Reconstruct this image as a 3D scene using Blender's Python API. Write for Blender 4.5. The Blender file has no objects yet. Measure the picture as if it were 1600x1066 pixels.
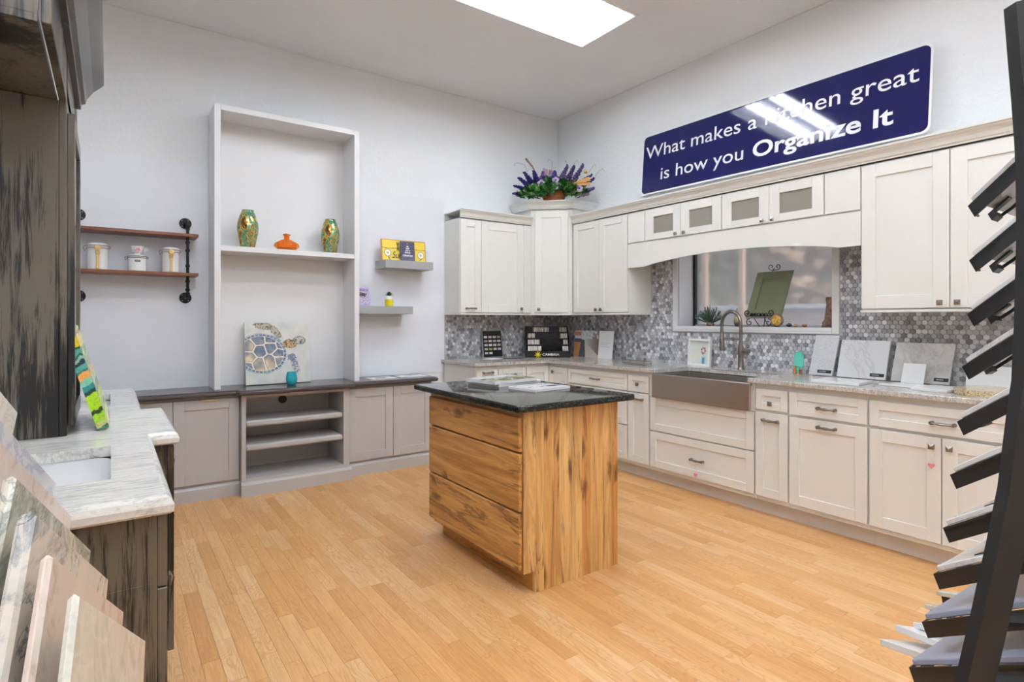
import bpy, bmesh, math, random
from mathutils import Vector, Matrix
from mathutils import noise as mn
import numpy as np
random.seed(7)
PI = math.pi
SC = bpy.context.scene
COL = SC.collection

# ------------------------------------------------------------------ camera
cam_d = bpy.data.cameras.new('camera')
cam = bpy.data.objects.new('camera', cam_d); COL.objects.link(cam)
cam_d.sensor_width = 36; cam_d.lens = 888 / 1600 * 36; cam_d.shift_y = -34 / 1600
cam_d.clip_start = 0.02
cam.location = (0, 0, 1.33); cam.rotation_euler = (PI / 2, 0, -math.radians(35.3))
SC.camera = cam
# ------------------------------------------------------------------ world, exposure, lights
w = bpy.data.worlds.new('sky'); SC.world = w; w.use_nodes = True
wn = w.node_tree.nodes; wl = w.node_tree.links
sky = wn.new('ShaderNodeTexSky'); sky.sky_type = 'NISHITA'; sky.sun_disc = False
sky.sun_elevation = math.radians(38); sky.sun_rotation = math.radians(200); sky.air_density = 1.0; sky.dust_density = 3.0
wl.new(sky.outputs[0], wn['Background'].inputs[0]); wn['Background'].inputs[1].default_value = 0.6
SC.view_settings.view_transform = 'Standard'; SC.view_settings.look = 'None'
SC.view_settings.exposure = 0.22; SC.view_settings.gamma = 1.0; SC.view_settings.use_curve_mapping = False
TUBE = 41.0          # radiance of the fluorescent tubes
LAMPS = [(2.01, 2.95), (2.01, .35), (-.05, 2.05), (-.45, -.2), (2.01, -2.4), (-.45, -2.4), (-3.3, .0), (-3.3, -2.4)]     # near corner of each 1.22 x 0.6 m fixture; the unseen left columns are added fill
LW, LD = 1.22, .60

# ------------------------------------------------------------------ helpers
def hexc(s, a=1.0):
    s = s.lstrip('#'); v = [int(s[i:i + 2], 16) / 255 for i in (0, 2, 4)]
    return tuple((c / 12.92 if c <= .04045 else ((c + .055) / 1.055) ** 2.4) for c in v) + (a,)
class NT:
    def __init__(s, name):
        s.m = bpy.data.materials.new(name); s.m.use_nodes = True
        s.t = s.m.node_tree; s.n = s.t.nodes; s.l = s.t.links; s.b = s.n['Principled BSDF']
    def node(s, t, **k):
        n = s.n.new(t)
        for a, v in k.items():
            if hasattr(n, a): setattr(n, a, v)
            else: n.inputs[a.replace('_', ' ')].default_value = v
        return n
    def link(s, a, b): s.l.new(a, b)
    def coord(s, scale=(1, 1, 1), rot=(0, 0, 0), rnd=False, which='Object'):
        tc = s.n.new('ShaderNodeTexCoord'); mp = s.n.new('ShaderNodeMapping')
        mp.inputs['Scale'].default_value = scale; mp.inputs['Rotation'].default_value = rot
        s.link(tc.outputs[which], mp.inputs[0])
        if rnd:
            r = s.rand(); mul = s.n.new('ShaderNodeMath'); mul.operation = 'MULTIPLY'; mul.inputs[1].default_value = 37.0
            s.link(r, mul.inputs[0]); s.link(mul.outputs[0], mp.inputs['Location'])
        return mp.outputs[0]
    def rand(s):
        oi = s.n.new('ShaderNodeObjectInfo'); ge = s.n.new('ShaderNodeNewGeometry')
        a = s.n.new('ShaderNodeMath'); a.operation = 'ADD'; s.link(oi.outputs['Random'], a.inputs[0]); s.link(ge.outputs['Random Per Island'], a.inputs[1])
        f = s.n.new('ShaderNodeMath'); f.operation = 'FRACT'; s.link(a.outputs[0], f.inputs[0]); return f.outputs[0]
    def noise(s, vec, scale=5, detail=4, rough=.5, dist=0):
        n = s.n.new('ShaderNodeTexNoise'); n.inputs['Scale'].default_value = scale; n.inputs['Detail'].default_value = detail
        n.inputs['Roughness'].default_value = rough; n.inputs['Distortion'].default_value = dist; s.link(vec, n.inputs['Vector']); return n.outputs[0]
    def ramp(s, fac, stops, interp='LINEAR'):
        r = s.n.new('ShaderNodeValToRGB'); r.color_ramp.interpolation = interp; e = r.color_ramp.elements
        while len(e) < len(stops): e.new(.5)
        for i, (p, c) in enumerate(stops):
            e[i].position = p; e[i].color = hexc(c) if isinstance(c, str) else (c, c, c, 1)
        s.link(fac, r.inputs[0]); return r.outputs[0]
    def mix(s, fac, a, b, mode='MIX'):
        m = s.n.new('ShaderNodeMix'); m.data_type = 'RGBA'; m.blend_type = mode
        for v, i in ((fac, 0), (a, 6), (b, 7)):
            if isinstance(v, str): m.inputs[i].default_value = hexc(v)
            elif isinstance(v, (int, float)): m.inputs[i].default_value = v
            else: s.link(v, m.inputs[i])
        return m.outputs[2]
    def bump(s, h, strength=.1, dist=.01):
        b = s.n.new('ShaderNodeBump'); b.inputs['Strength'].default_value = strength; b.inputs['Distance'].default_value = dist
        s.link(h, b.inputs['Height']); s.link(b.outputs[0], s.b.inputs['Normal'])
    def set(s, col=None, rough=None, metal=None, **k):
        if col is not None:
            if isinstance(col, str): s.b.inputs['Base Color'].default_value = hexc(col)
            else: s.link(col, s.b.inputs['Base Color'])
        for v, i in ((rough, 'Roughness'), (metal, 'Metallic')):
            if v is None: continue
            if isinstance(v, (int, float)): s.b.inputs[i].default_value = v
            else: s.link(v, s.b.inputs[i])
        for a, v in k.items(): s.b.inputs[a.replace('_', ' ')].default_value = v
        return s.m
def plain(name, col, rough=.5, metal=0, var=.04, scale=8, **k):
    """paint-like material with a faint procedural unevenness"""
    n = NT(name); c = n.noise(n.coord(), scale, 3)
    f = n.ramp(c, [(.3, 1 - var), (.7, 1.0)])
    return n.set(n.mix(1.0, col, f, 'MULTIPLY'), rough, metal, **k)

M = {}
def wallmat(name, col, st, sc):
    n = NT(name); v = n.coord(which='Object'); h = n.noise(v, sc, 6, .6)
    n.bump(h, st, .02); c = n.noise(v, 1.3, 3); return n.set(n.mix(n.ramp(c, [(.35, 0.0), (.7, 1.0)]), col, '#d4d4d4', 'MIX') if False else n.mix(1.0, col, n.ramp(c, [(.3, .96), (.7, 1.0)]), 'MULTIPLY'), .75)
M['wall'] = wallmat('textured_wall_paint', '#eceef0', .45, 34)
M['ceil'] = wallmat('ceiling_paint', '#eef0f3', .08, 40)
M['board'] = plain('smooth_white_board', '#e9ebf1', .45, var=.02)
M['cream'] = plain('cream_cabinet_paint', '#ecebe6', .34, var=.02, scale=3)
M['toe'] = plain('toe_kick_paint', '#e6dfda', .4, var=.05)
M['tower'] = plain('white_tower_paint', '#e9e9ea', .4, var=.015)
M['grey'] = plain('warm_grey_paint', '#bdb9b7', .38, var=.03, scale=3)
M['shadow'] = plain('dark_interior', '#5f5954', .6)
M['worktop'] = plain('dark_brown_grey_worktop', '#4d4544', .22, var=.1)
M['trim'] = plain('white_trim_paint', '#e2e2e2', .4, var=.02)
M['blackmetal'] = plain('black_powder_coat', '#18181a', .42, var=.1, scale=30)
M['iron'] = plain('black_iron', '#1d1d20', .45, .5, var=.2, scale=30)
M['nickel'] = plain('brushed_nickel', '#8f8880', .3, .95, var=.15, scale=40)
M['brass'] = plain('pale_brass', '#cbbf9f', .3, .9, var=.1, scale=40)
M['chrome'] = plain('chrome', '#d8d8d8', .12, 1.0, var=.05)
M['floatgrey'] = plain('grey_shelf_laminate', '#a2a3a3', .5, var=.04)
M['paper'] = plain('white_paper', '#efefef', .55, var=.02)
M['ink'] = plain('dark_ink', '#2b2b31', .5)
M['porcelain'] = plain('white_porcelain', '#eeeeee', .12, var=.02, Coat_Weight=.5)
M['white'] = plain('white_plastic', '#f0f0f0', .35, var=.02)
M['black'] = plain('black_plastic', '#101013', .35, var=.1)
M['quartz'] = plain('white_quartz', '#e9e9e9', .2, var=.03)
M['signblue'] = plain('navy_sign_face', '#11144f', .06, var=.1, scale=2)
M['leaf'] = plain('leaf_green', '#2f7a35', .45, var=.5, scale=20)
M['leafp'] = plain('pale_leaf_green', '#6fa653', .45, var=.4, scale=20)
M['navy'] = plain('deep_violet_petal', '#2c2277', .6, var=.4, scale=60)
M['purple'] = plain('purple_petal', '#5d4680', .6, var=.4, scale=60)
M['lilac'] = plain('lilac_petal', '#b49bc0', .6, var=.2, scale=60)
M['wicker'] = plain('brown_wicker', '#9a5a34', .6, var=.4, scale=60)
M['straw'] = plain('straw', '#d9a866', .6, var=.2, scale=60)
M['yellow'] = plain('yellow_glaze', '#e5cf16', .3, var=.05)
M['orange'] = NT('orange_glass').set('#ff9c3a', .05, 0, Transmission_Weight=.7, IOR=1.3)
M['teal'] = NT('teal_glass').set('#45ccd8', .05, 0, Transmission_Weight=.4, IOR=1.3)
M['tealplastic'] = plain('teal_plastic', '#62cdb6', .4)
M['pink'] = plain('pink_charm', '#e58a94', .4)
M['sage'] = plain('sage_green_paint', '#7b8264', .45, var=.05)
M['bark'] = plain('bark', '#9a7d68', .8, var=.6, scale=40)
M['stem'] = plain('dusty_green_foliage', '#5f7a6c', .6, var=.4, scale=50)
M['pebble'] = plain('grey_pebble', '#4e525a', .4, var=.3)
M['amber'] = plain('amber_stone', '#c58a3c', .3, var=.5, scale=60)
M['lavframe'] = plain('lavender_frame', '#b9a7e3', .4)
M['slate'] = plain('blue_grey_sample', '#8f9ab4', .25, var=.1)
M['groove'] = plain('shadow_gap', '#7d756c', .6)
M['mirror'] = NT('mirror_glass').set('#d9d9db', .03, 1.0)

# window glass: thin, hazy
n = NT('hazy_window_glass'); out = n.n['Material Output']
rf = n.n.new('ShaderNodeBsdfRefraction'); rf.inputs['IOR'].default_value = 1.12; rf.inputs['Roughness'].default_value = .16; rf.inputs['Color'].default_value = (1, 1, 1, 1)
df = n.n.new('ShaderNodeBsdfDiffuse'); df.inputs['Color'].default_value = hexc('#cfc8c2')
gl = n.n.new('ShaderNodeBsdfGlossy'); gl.inputs['Roughness'].default_value = .08
tl = n.n.new('ShaderNodeBsdfTranslucent'); tl.inputs['Color'].default_value = hexc('#dccfc6')
m0 = n.n.new('ShaderNodeMixShader'); m0.inputs[0].default_value = .5; n.link(df.outputs[0], m0.inputs[1]); n.link(tl.outputs[0], m0.inputs[2])
m1 = n.n.new('ShaderNodeMixShader'); m1.inputs[0].default_value = .42; n.link(rf.outputs[0], m1.inputs[1]); n.link(m0.outputs[0], m1.inputs[2])
m2 = n.n.new('ShaderNodeMixShader'); m2.inputs[0].default_value = .05; n.link(m1.outputs[0], m2.inputs[1]); n.link(gl.outputs[0], m2.inputs[2]); n.link(m2.outputs[0], out.inputs[0])
M['winglass'] = n.m
n = NT('cabinet_glass'); n.set('#a8a59a', .22, 0, Transmission_Weight=.3, IOR=1.2); M['cabglass'] = n.m
# lamp
n = NT('fluorescent_tube'); n.set('#ffffff', .3, 0, Emission_Strength=TUBE); n.b.inputs['Emission Color'].default_value = (.89, .965, 1.05, 1); M['tube'] = n.m
M['reflector'] = plain('white_enamel_reflector', '#f4f4f4', .25, var=.01)
M['lens'] = NT('clear_lamp_ends').set('#eeeeee', .1, 0, Transmission_Weight=.7)

# floor planks
n = NT('oak_laminate_plank'); r = n.rand()
base = n.ramp(r, [(0, '#c89257'), (.2, '#d9a468'), (.45, '#dfae74'), (.7, '#e6bd8a'), (.88, '#d19b60'), (1, '#ddab73')])
v = n.coord((26, 1.6, 10), rnd=True); g = n.noise(v, 2.2, 6, .6, 1.4)
v2 = n.coord((60, 1.2, 10), rnd=True); g2 = n.noise(v2, 5, 3, .6, .3)
c = n.mix(n.ramp(g, [(.42, 0.0), (.58, .34), (.72, 0.1)]), base, '#b9783f')
c = n.mix(n.ramp(g2, [(.5, 0.0), (.75, .3)]), c, '#efd3a8')
lowf = n.noise(n.coord((9, 2.2, 4), rnd=True), 1.0, 2, .45); wv_ = n.node('ShaderNodeMath', operation='MULTIPLY'); wv_.inputs[1].default_value = 150; n.link(lowf, wv_.inputs[0])
sn = n.node('ShaderNodeMath', operation='SINE'); n.link(wv_.outputs[0], sn.inputs[0]); wmask = n.noise(n.coord((3, .8, 3), rnd=True), 1.2, 1)
mm = n.node('ShaderNodeMath', operation='MULTIPLY'); n.link(n.ramp(sn.outputs[0], [(.35, 0.0), (.9, .42)]), mm.inputs[0]); n.link(n.ramp(wmask, [(.44, 0.0), (.56, 1.0)]), mm.inputs[1])
c = n.mix(mm.outputs[0], c, '#bd7d42')
n.bump(g, .03, .002); M['plank'] = n.set(c, .33)
n.b.inputs['Specular IOR Level'].default_value = .45
# hex tile
n = NT('marble_hex_tile'); r = n.rand()
base = n.ramp(r, [(0, '#8e8e94'), (.14, '#abacb1'), (.34, '#bcbdc1'), (.58, '#c9c9cc'), (.76, '#eaeaec'), (.90, '#7c7c83')], 'CONSTANT')
g = n.noise(n.coord((1, 1, 1), rnd=True), 40, 4, .6, 1.0)
M['tile'] = n.set(n.mix(n.ramp(g, [(.4, 0.0), (.7, .35)]), base, '#cfccc9'), .25)
M['grout'] = plain('grout', '#b9b8b8', .8)

def stone(name, base, veins, scale=(1, 1, 1), rot=(0, 0, 0), ns=6, lo=.45, hi=.62, rough=.15, dist=1.6, spk=None):
    n = NT(name); v = n.coord(scale, rot, rnd=True); g = n.noise(v, ns, 8, .62, dist)
    c = base
    for i, (col, a, b, amt) in enumerate(veins):
        gi = n.noise(v, ns * (1 + .7 * i), 8, .65, dist + .5 * i)
        c = n.mix(n.ramp(gi, [(a, 0.0), ((a + b) / 2, amt), (b, 0.0)]), c, col)
    if spk:
        s = n.noise(n.coord((1, 1, 1)), spk[1], 2, .5); c = n.mix(n.ramp(s, [(spk[2], 0.0), (spk[2] + .08, spk[3])]), c, spk[0])
    return n.set(c, rough)
M['vanitystone'] = stone('grey_white_veined_marble', '#e2e0da', [('#aeaca8', .42, .50, .7), ('#f1efea', .5, .62, .7), ('#8f9093', .57, .64, .45)], (1.3, 8, 1), (0, 0, .2), 3.2, dist=.35)
M['counterstone'] = stone('grey_beige_granite', '#bdb8b2', [('#8d8883', .42, .52, .7), ('#e2dfdb', .48, .6, .8), ('#a99c8e', .55, .66, .3)], (1.2, 2.2, 1), (0, 0, .3), 9, dist=1.2, spk=('#8a8580', 90, .56, .5))
M['granite'] = stone('black_green_granite', '#0b0c0c', [('#272b29', .42, .58, .9)], (1, 1, 1), (0, 0, 0), 30, rough=.06, spk=('#5e6156', 150, .58, .9))
M['granite'].node_tree.nodes['Principled BSDF'].inputs['Specular IOR Level'].default_value = .35
M['pinkstone'] = stone('pink_beige_marble', '#dccdc2', [('#b3937f', .44, .5, .5), ('#e6d8cc', .5, .62, .6)], (2, .7, 1), (.6, 0, .4), 3.2, dist=.6)
M['greenstone'] = stone('green_grey_marble', '#cfcabc', [('#8c9284', .42, .52, .8), ('#5f6a66', .53, .57, .7)], (1, .6, 1), (0, .4, .8), 4, dist=.9)
M['bluestone'] = stone('blue_white_marble', '#d4d6da', [('#9aa6bc', .45, .55, .6)], (1, 1, 1), (0, 0, 0), 6)
M['inkstone'] = stone('white_marble_with_ink_veins', '#d3cfc6', [('#77828a', .44, .52, .75), ('#3f4a52', .56, .6, .8), ('#e6d9cd', .5, .66, .5)], (1, .6, 1), (0, .4, 1), 4.5, dist=.9)
M['creamstone'] = stone('cream_marble', '#dedcd0', [('#c4bfae', .44, .52, .5), ('#eceae2', .5, .6, .6)], (1, 1, 1), (0, .5, 0), 4, dist=.6)
M['beigestone'] = stone('beige_cream_marble', '#ddd8cb', [('#b9b1a0', .46, .54, .5)], (1, 1, 1), (.3, 0, 0), 6)
M['whitemarble'] = stone('white_marble_sample', '#e2e2e3', [('#b8b9bc', .49, .53, .6)], (1, 1, 1), (0, .5, .3), 3, dist=.8)
M['greymarble'] = stone('grey_marble_sample', '#c9c6c2', [('#a3a09c', .44, .54, .5), ('#dcdad7', .5, .58, .5)], (1, 1, 1), (.3, .5, 0), 4, dist=1)
M['speckle'] = stone('speckled_quartz', '#d5d5d6', [], ns=8, spk=('#a9a9ad', 220, .5, .6))
M['tangranite'] = stone('tan_granite', '#b99d6b', [('#e3d9bd', .45, .6, .8)], ns=40, spk=('#4d3b26', 120, .58, .8))
M['agate'] = stone('golden_agate', '#c8962c', [('#f0dfa8', .42, .52, .8), ('#8a5a18', .55, .62, .7)], ns=18)
# woods
def wood(name, cols, dirx, scale, knot=None, rough=.35, amt=.7, rnd=True):
    n = NT(name); sc = [14, 14, 14]; sc[dirx] = 1.1
    v = n.coord(tuple(sc), rnd=rnd); g = n.noise(v, scale, 6, .6, 1.2); g2 = n.noise(v, scale * 3.5, 4, .6, .4)
    b = n.ramp(n.rand(), [(0, cols[0]), (.4, cols[1]), (.85, cols[2]), (1, cols[2])])
    c = n.mix(n.ramp(g, [(.38, 0.0), (.6, amt)]), b, cols[3])
    c = n.mix(n.ramp(g2, [(.5, 0.0), (.75, .35)]), c, cols[4])
    if knot:
        kv = n.coord(tuple(knot[1]), rnd=rnd); sp = n.n.new('ShaderNodeSeparateXYZ'); cb = n.n.new('ShaderNodeCombineXYZ'); n.link(kv, sp.inputs[0])
        n.link(sp.outputs['Y' if dirx == 2 else 'X'], cb.inputs[0]); n.link(sp.outputs['Z'], cb.inputs[1])
        vo = n.n.new('ShaderNodeTexVoronoi'); vo.voronoi_dimensions = '2D'; vo.inputs['Scale'].default_value = knot[2]
        ns = n.n.new('ShaderNodeTexNoise'); ns.inputs['Scale'].default_value = 5; ns.inputs['Detail'].default_value = 5; n.link(kv, ns.inputs['Vector'])
        sm = n.n.new('ShaderNodeVectorMath'); sm.operation = 'SCALE'; sm.inputs['Scale'].default_value = .32; dn = n.n.new('ShaderNodeVectorMath'); dn.operation = 'ADD'
        n.link(ns.outputs['Color'], sm.inputs[0]); n.link(cb.outputs[0], dn.inputs[0]); n.link(sm.outputs[0], dn.inputs[1]); n.link(dn.outputs[0], vo.inputs['Vector'])
        sc_ = n.n.new('ShaderNodeSeparateXYZ'); n.link(vo.outputs['Color'], sc_.inputs[0]); mk = n.ramp(sc_.outputs[0], [(.52, 0.0), (.56, 1.0)])
        ml = n.n.new('ShaderNodeMath'); ml.operation = 'MULTIPLY'; n.link(n.ramp(vo.outputs['Distance'], [(.0, .95), (knot[3], .6), (knot[3] * 2.0, 0.0)]), ml.inputs[0]); n.link(mk, ml.inputs[1])
        c = n.mix(ml.outputs[0], c, knot[0])
        st = n.noise(n.coord(tuple(q * .5 for q in sc), rnd=rnd), 1.5, 5, .65, 2.5); c = n.mix(n.ramp(st, [(.57, 0.0), (.63, .75), (.69, 0.1)]), c, knot[0])
    return n.set(c, rough)
HK = ['#b97c38', '#cc9450', '#e2b977', '#955a20', '#e4bc7e']
M['hickv'] = wood('hickory_upright_grain', HK, 2, 1.3, ('#5a2a10', (7, 7, 2.2), 1.0, .085), amt=.55)
M['hickh'] = wood('hickory_level_grain', HK, 0, 1.2, ('#54290f', (3.2, 4, 7.5), 1.0, .12), amt=.7)
M['walnut'] = wood('walnut_board', ['#7a4524', '#80492a', '#8a5230', '#57301a', '#9a6540'], 0, 2)
M['lightwood'] = plain('pale_beech', '#dcb878', .5, var=.1, scale=30)
M['canvasedge'] = plain('canvas', '#e4e0da', .7)
# black-brushed brown cabinet finish
n = NT('black_brushed_grey_brown_stain'); v = n.coord((16, 16, .9)); g = n.noise(v, 3.2, 8, .72, .5)
g2 = n.noise(n.coord((1, 1, .35)), 4.5, 3, .5); g3 = n.noise(n.coord((90, 90, 3)), 4, 4, .7)
add = n.node('ShaderNodeMath', operation='ADD'); n.link(g, add.inputs[0]); n.link(g2, add.inputs[1])
add2 = n.node('ShaderNodeMath', operation='MULTIPLY_ADD'); add2.inputs[1].default_value = .35; n.link(g3, add2.inputs[0]); n.link(add.outputs[0], add2.inputs[2])
c = n.ramp(add2.outputs[0], [(.0, '#5d554b'), (.55, '#6b6459'), (1.0, '#625a4f')])
r0 = n.n.new('ShaderNodeMapRange'); r0.inputs[1].default_value = 1.13; r0.inputs[2].default_value = 1.25; n.link(add2.outputs[0], r0.inputs[0])
c = n.mix(r0.outputs[0], c, '#0f0d0c'); M['brushed'] = n.set(c, .28)
M['darkcrown'] = plain('dark_glossy_molding_stain', '#4b4742', .22, var=.25, scale=20)
# vase
n = NT('green_gold_foil'); v = n.coord((1, 1, .55)); g = n.noise(v, 11, 5, .7, .4)
M['vase'] = n.set(n.ramp(g, [(.36, '#33240f'), (.41, '#8a5a18'), (.45, '#e0c060'), (.48, '#2f7a66'), (.52, '#5ea58e'), (.545, '#c9a040'), (.58, '#5a3a14'), (.63, '#d8c070'), (.68, '#2b6a58')]), .2, .45)
# brushed steel apron
n = NT('brushed_stainless'); g = n.noise(n.coord((1, 1, 60)), 6, 4, .6); M['steel'] = n.set(n.mix(n.ramp(g, [(.3, 0.0), (.7, .35)]), '#bdb6b0', '#9a928a'), .36, 1.0)
# painted print (colour attribute)
n = NT('flat_print'); at = n.n.new('ShaderNodeAttribute'); at.attribute_name = 'col'; M['print'] = n.set(at.outputs[0], .5)
n = NT('glossy_print'); at = n.n.new('ShaderNodeAttribute'); at.attribute_name = 'col'; M['gprint'] = n.set(at.outputs[0], .2)

class MB:
    """collects shapes, builds ONE mesh object"""
    def __init__(s): s.bm = bmesh.new(); s.smooth = False
    def _add(s, verts, faces):
        vs = [s.bm.verts.new(v) for v in verts]
        for f in faces:
            try: s.bm.faces.new([vs[i] for i in f])
            except ValueError: pass
        return vs
    def box(s, x0, x1, y0, y1, z0, z1, bev=0, mat4=None):
        if x1 < x0: x0, x1 = x1, x0
        if y1 < y0: y0, y1 = y1, y0
        if z1 < z0: z0, z1 = z1, z0
        if bev <= 0:
            P = [(x, y, z) for z in (z0, z1) for y in (y0, y1) for x in (x0, x1)]
            F = [(0, 2, 3, 1), (4, 5, 7, 6), (0, 1, 5, 4), (2, 6, 7, 3), (0, 4, 6, 2), (1, 3, 7, 5)]
            if mat4: P = [mat4 @ Vector(p) for p in P]
            s._add(P, F); return s
        b = min(bev, (x1 - x0) / 2.2, (y1 - y0) / 2.2, (z1 - z0) / 2.2)
        P = []; idx = {}
        for i, X in enumerate((x0, x1)):
            for j, Y in enumerate((y0, y1)):
                for k, Z in enumerate((z0, z1)):
                    sx, sy, sz = (1 - 2 * i) * b, (1 - 2 * j) * b, (1 - 2 * k) * b
                    for a, q in enumerate(((X, Y + sy, Z + sz), (X + sx, Y, Z + sz), (X + sx, Y + sy, Z))):
                        idx[i, j, k, a] = len(P); P.append(q)
        F = []
        R = ((0, 0), (1, 0), (1, 1), (0, 1))
        for i in (0, 1):
            f = [idx[i, j, k, 0] for j, k in R]; F.append(f if i else f[::-1])
            f = [idx[j, i, k, 1] for j, k in R]; F.append(f[::-1] if i else f)
            f = [idx[j, k, i, 2] for j, k in R]; F.append(f if i else f[::-1])
        for i in (0, 1):
            for j in (0, 1):
                F.append([idx[i, j, 0, 0], idx[i, j, 1, 0], idx[i, j, 1, 1], idx[i, j, 0, 1]])
                F.append([idx[i, 0, j, 0], idx[i, 1, j, 0], idx[i, 1, j, 2], idx[i, 0, j, 2]])
                F.append([idx[0, i, j, 1], idx[1, i, j, 1], idx[1, i, j, 2], idx[0, i, j, 2]])
                for k in (0, 1): F.append([idx[i, j, k, 0], idx[i, j, k, 1], idx[i, j, k, 2]])
        if mat4: P = [mat4 @ Vector(p) for p in P]
        s._add(P, F); return s
    def prism(s, poly, axis, a0, a1):
        """poly: 2D points; axis = extrusion axis; the other two axes in xyz order"""
        def p3(p, a):
            l = [p[0], p[1]]; l.insert(axis, a); return tuple(l)
        n = len(poly); P = [p3(p, a0) for p in poly] + [p3(p, a1) for p in poly]
        F = [list(range(n))[::-1], list(range(n, 2 * n))] + [[i, (i + 1) % n, n + (i + 1) % n, n + i] for i in range(n)]
        s._add(P, F); return s
    def lathe(s, prof, c=(0, 0, 0), seg=24, axis='z', squash=1):
        """profile of (r, h)"""
        P = []; F = []
        for r, h in prof:
            for i in range(seg):
                a = 2 * PI * i / seg; u, v = r * math.cos(a), r * math.sin(a) * squash
                q = (u, v, h) if axis == 'z' else ((u, h, v) if axis == 'y' else (h, u, v))
                P.append((c[0] + q[0], c[1] + q[1], c[2] + q[2]))
        for j in range(len(prof) - 1):
            for i in range(seg):
                F.append([j * seg + i, j * seg + (i + 1) % seg, (j + 1) * seg + (i + 1) % seg, (j + 1) * seg + i])
        if prof[0][0] > 1e-5: F.append(list(range(seg))[::-1])
        if prof[-1][0] > 1e-5: F.append([(len(prof) - 1) * seg + i for i in range(seg)])
        s._add(P, F); s.smooth = True; return s
    def tube(s, pts, r, seg=8, cap=True):
        pts = [Vector(p) for p in pts]; P = []; F = []; n = len(pts)
        t0 = (pts[1] - pts[0]).normalized(); up = Vector((0, 0, 1)) if abs(t0.z) < .9 else Vector((1, 0, 0))
        nrm = t0.cross(up).normalized()
        for i, p in enumerate(pts):
            t = (pts[min(i + 1, n - 1)] - pts[max(i - 1, 0)]).normalized()
            nrm = (nrm - t * nrm.dot(t)).normalized(); b = t.cross(nrm)
            rr = r[i] if isinstance(r, (list, tuple)) else r
            for k in range(seg):
                a = 2 * PI * k / seg; P.append(p + (nrm * math.cos(a) + b * math.sin(a)) * rr)
        for j in range(n - 1):
            for k in range(seg): F.append([j * seg + k, j * seg + (k + 1) % seg, (j + 1) * seg + (k + 1) % seg, (j + 1) * seg + k])
        if cap: F.append(list(range(seg))[::-1]); F.append([(n - 1) * seg + k for k in range(seg)])
        s._add(P, F); s.smooth = True; return s
    def sweep(s, prof, path, closed=False):
        """profile (out, up) swept along a flat path (x, y, z); out = right-hand side of travel"""
        path = [Vector(p) for p in path]; n = len(path); m = len(prof); P = []; F = []
        for i, p in enumerate(path):
            a = (p - path[i - 1]) if (i > 0 or closed) else None
            b = (path[(i + 1) % n] - p) if (i < n - 1 or closed) else None
            if a is None: a = b
            if b is None: b = a
            a = Vector((a.x, a.y, 0)).normalized(); b = Vector((b.x, b.y, 0)).normalized()
            na = Vector((a.y, -a.x, 0)); nb = Vector((b.y, -b.x, 0)); o = (na + nb); o = o / max(.3, o.dot(na)) if o.length > 1e-6 else na
            for u, v in prof: P.append(p + o * u + Vector((0, 0, v)))
        for i in range(n - 1 if not closed else n):
            for k in range(m):
                F.append([i * m + k, i * m + (k + 1) % m, ((i + 1) % n) * m + (k + 1) % m, ((i + 1) % n) * m + k])
        if not closed: F.append(list(range(m))[::-1]); F.append([(n - 1) * m + k for k in range(m)])
        s._add(P, F); return s
    def ball(s, c, r, sub=1, sc=(1, 1, 1), jit=0):
        t = bmesh.new(); bmesh.ops.create_icosphere(t, subdivisions=sub, radius=1)
        P = []
        for v in t.verts:
            k = 1 + (jit * (mn.noise(v.co * 2 + Vector(c) * 9)) if jit else 0)
            P.append((c[0] + v.co.x * r * sc[0] * k, c[1] + v.co.y * r * sc[1] * k, c[2] + v.co.z * r * sc[2] * k))
        F = [[v.index for v in f.verts] for f in t.faces]; t.free(); s._add(P, F); s.smooth = True; return s
    def slab(s, p, u, v, nrm, t, bev=0):
        """box with corner p, edges u, v and thickness t along nrm"""
        p, u, v, nrm = Vector(p), Vector(u), Vector(v), Vector(nrm).normalized() * t
        if bev:
            lu, lv, lt = u.length, v.length, t
            m = Matrix((( u.x / lu, v.x / lv, nrm.x / lt, p.x), (u.y / lu, v.y / lv, nrm.y / lt, p.y), (u.z / lu, v.z / lv, nrm.z / lt, p.z), (0, 0, 0, 1)))
            return s.box(0, lu, 0, lv, 0, lt, bev, m)
        P = [p, p + u, p + u + v, p + v]; P += [q + nrm for q in P]
        s._add(P, [(0, 3, 2, 1), (4, 5, 6, 7), (0, 1, 5, 4), (1, 2, 6, 5), (2, 3, 7, 6), (3, 0, 4, 7)]); return s
    def leaf(s, c, d, L, W, up=(0, 0, 1)):
        c, d = Vector(c), Vector(d).normalized(); sd = d.cross(Vector(up))
        sd = sd.normalized() if sd.length > 1e-4 else Vector((1, 0, 0)); nn = sd.cross(d)
        s._add([c, c + d * L * .5 + sd * W * .5 + nn * L * .06, c + d * L, c + d * L * .5 - sd * W * .5 + nn * L * .06], [(0, 1, 2), (0, 2, 3)]); return s
    def done(s, name, mat, parent=None, kind=None, label=None, loc=None, sharp=40):
        me = bpy.data.meshes.new(name)
        bmesh.ops.recalc_face_normals(s.bm, faces=s.bm.faces)
        s.bm.to_mesh(me); s.bm.free()
        me.materials.append(M[mat] if isinstance(mat, str) else mat)
        if s.smooth:
            me.polygons.foreach_set('use_smooth', [True] * len(me.polygons))
            me.set_sharp_from_angle(angle=math.radians(sharp))
        o = bpy.data.objects.new(name, me); COL.objects.link(o)
        if parent: o.parent = parent
        if kind: o['kind'] = kind
        if label: o['label'] = label
        if loc: o.location = loc
        return o
def T(name, label, cat, loc=(0, 0, 0), rz=0, group=None):
    o = bpy.data.objects.new(name, None); COL.objects.link(o); o.empty_display_size = .1
    o.location = loc; o.rotation_euler = (0, 0, rz); return tag(o, label, cat, group)
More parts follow.
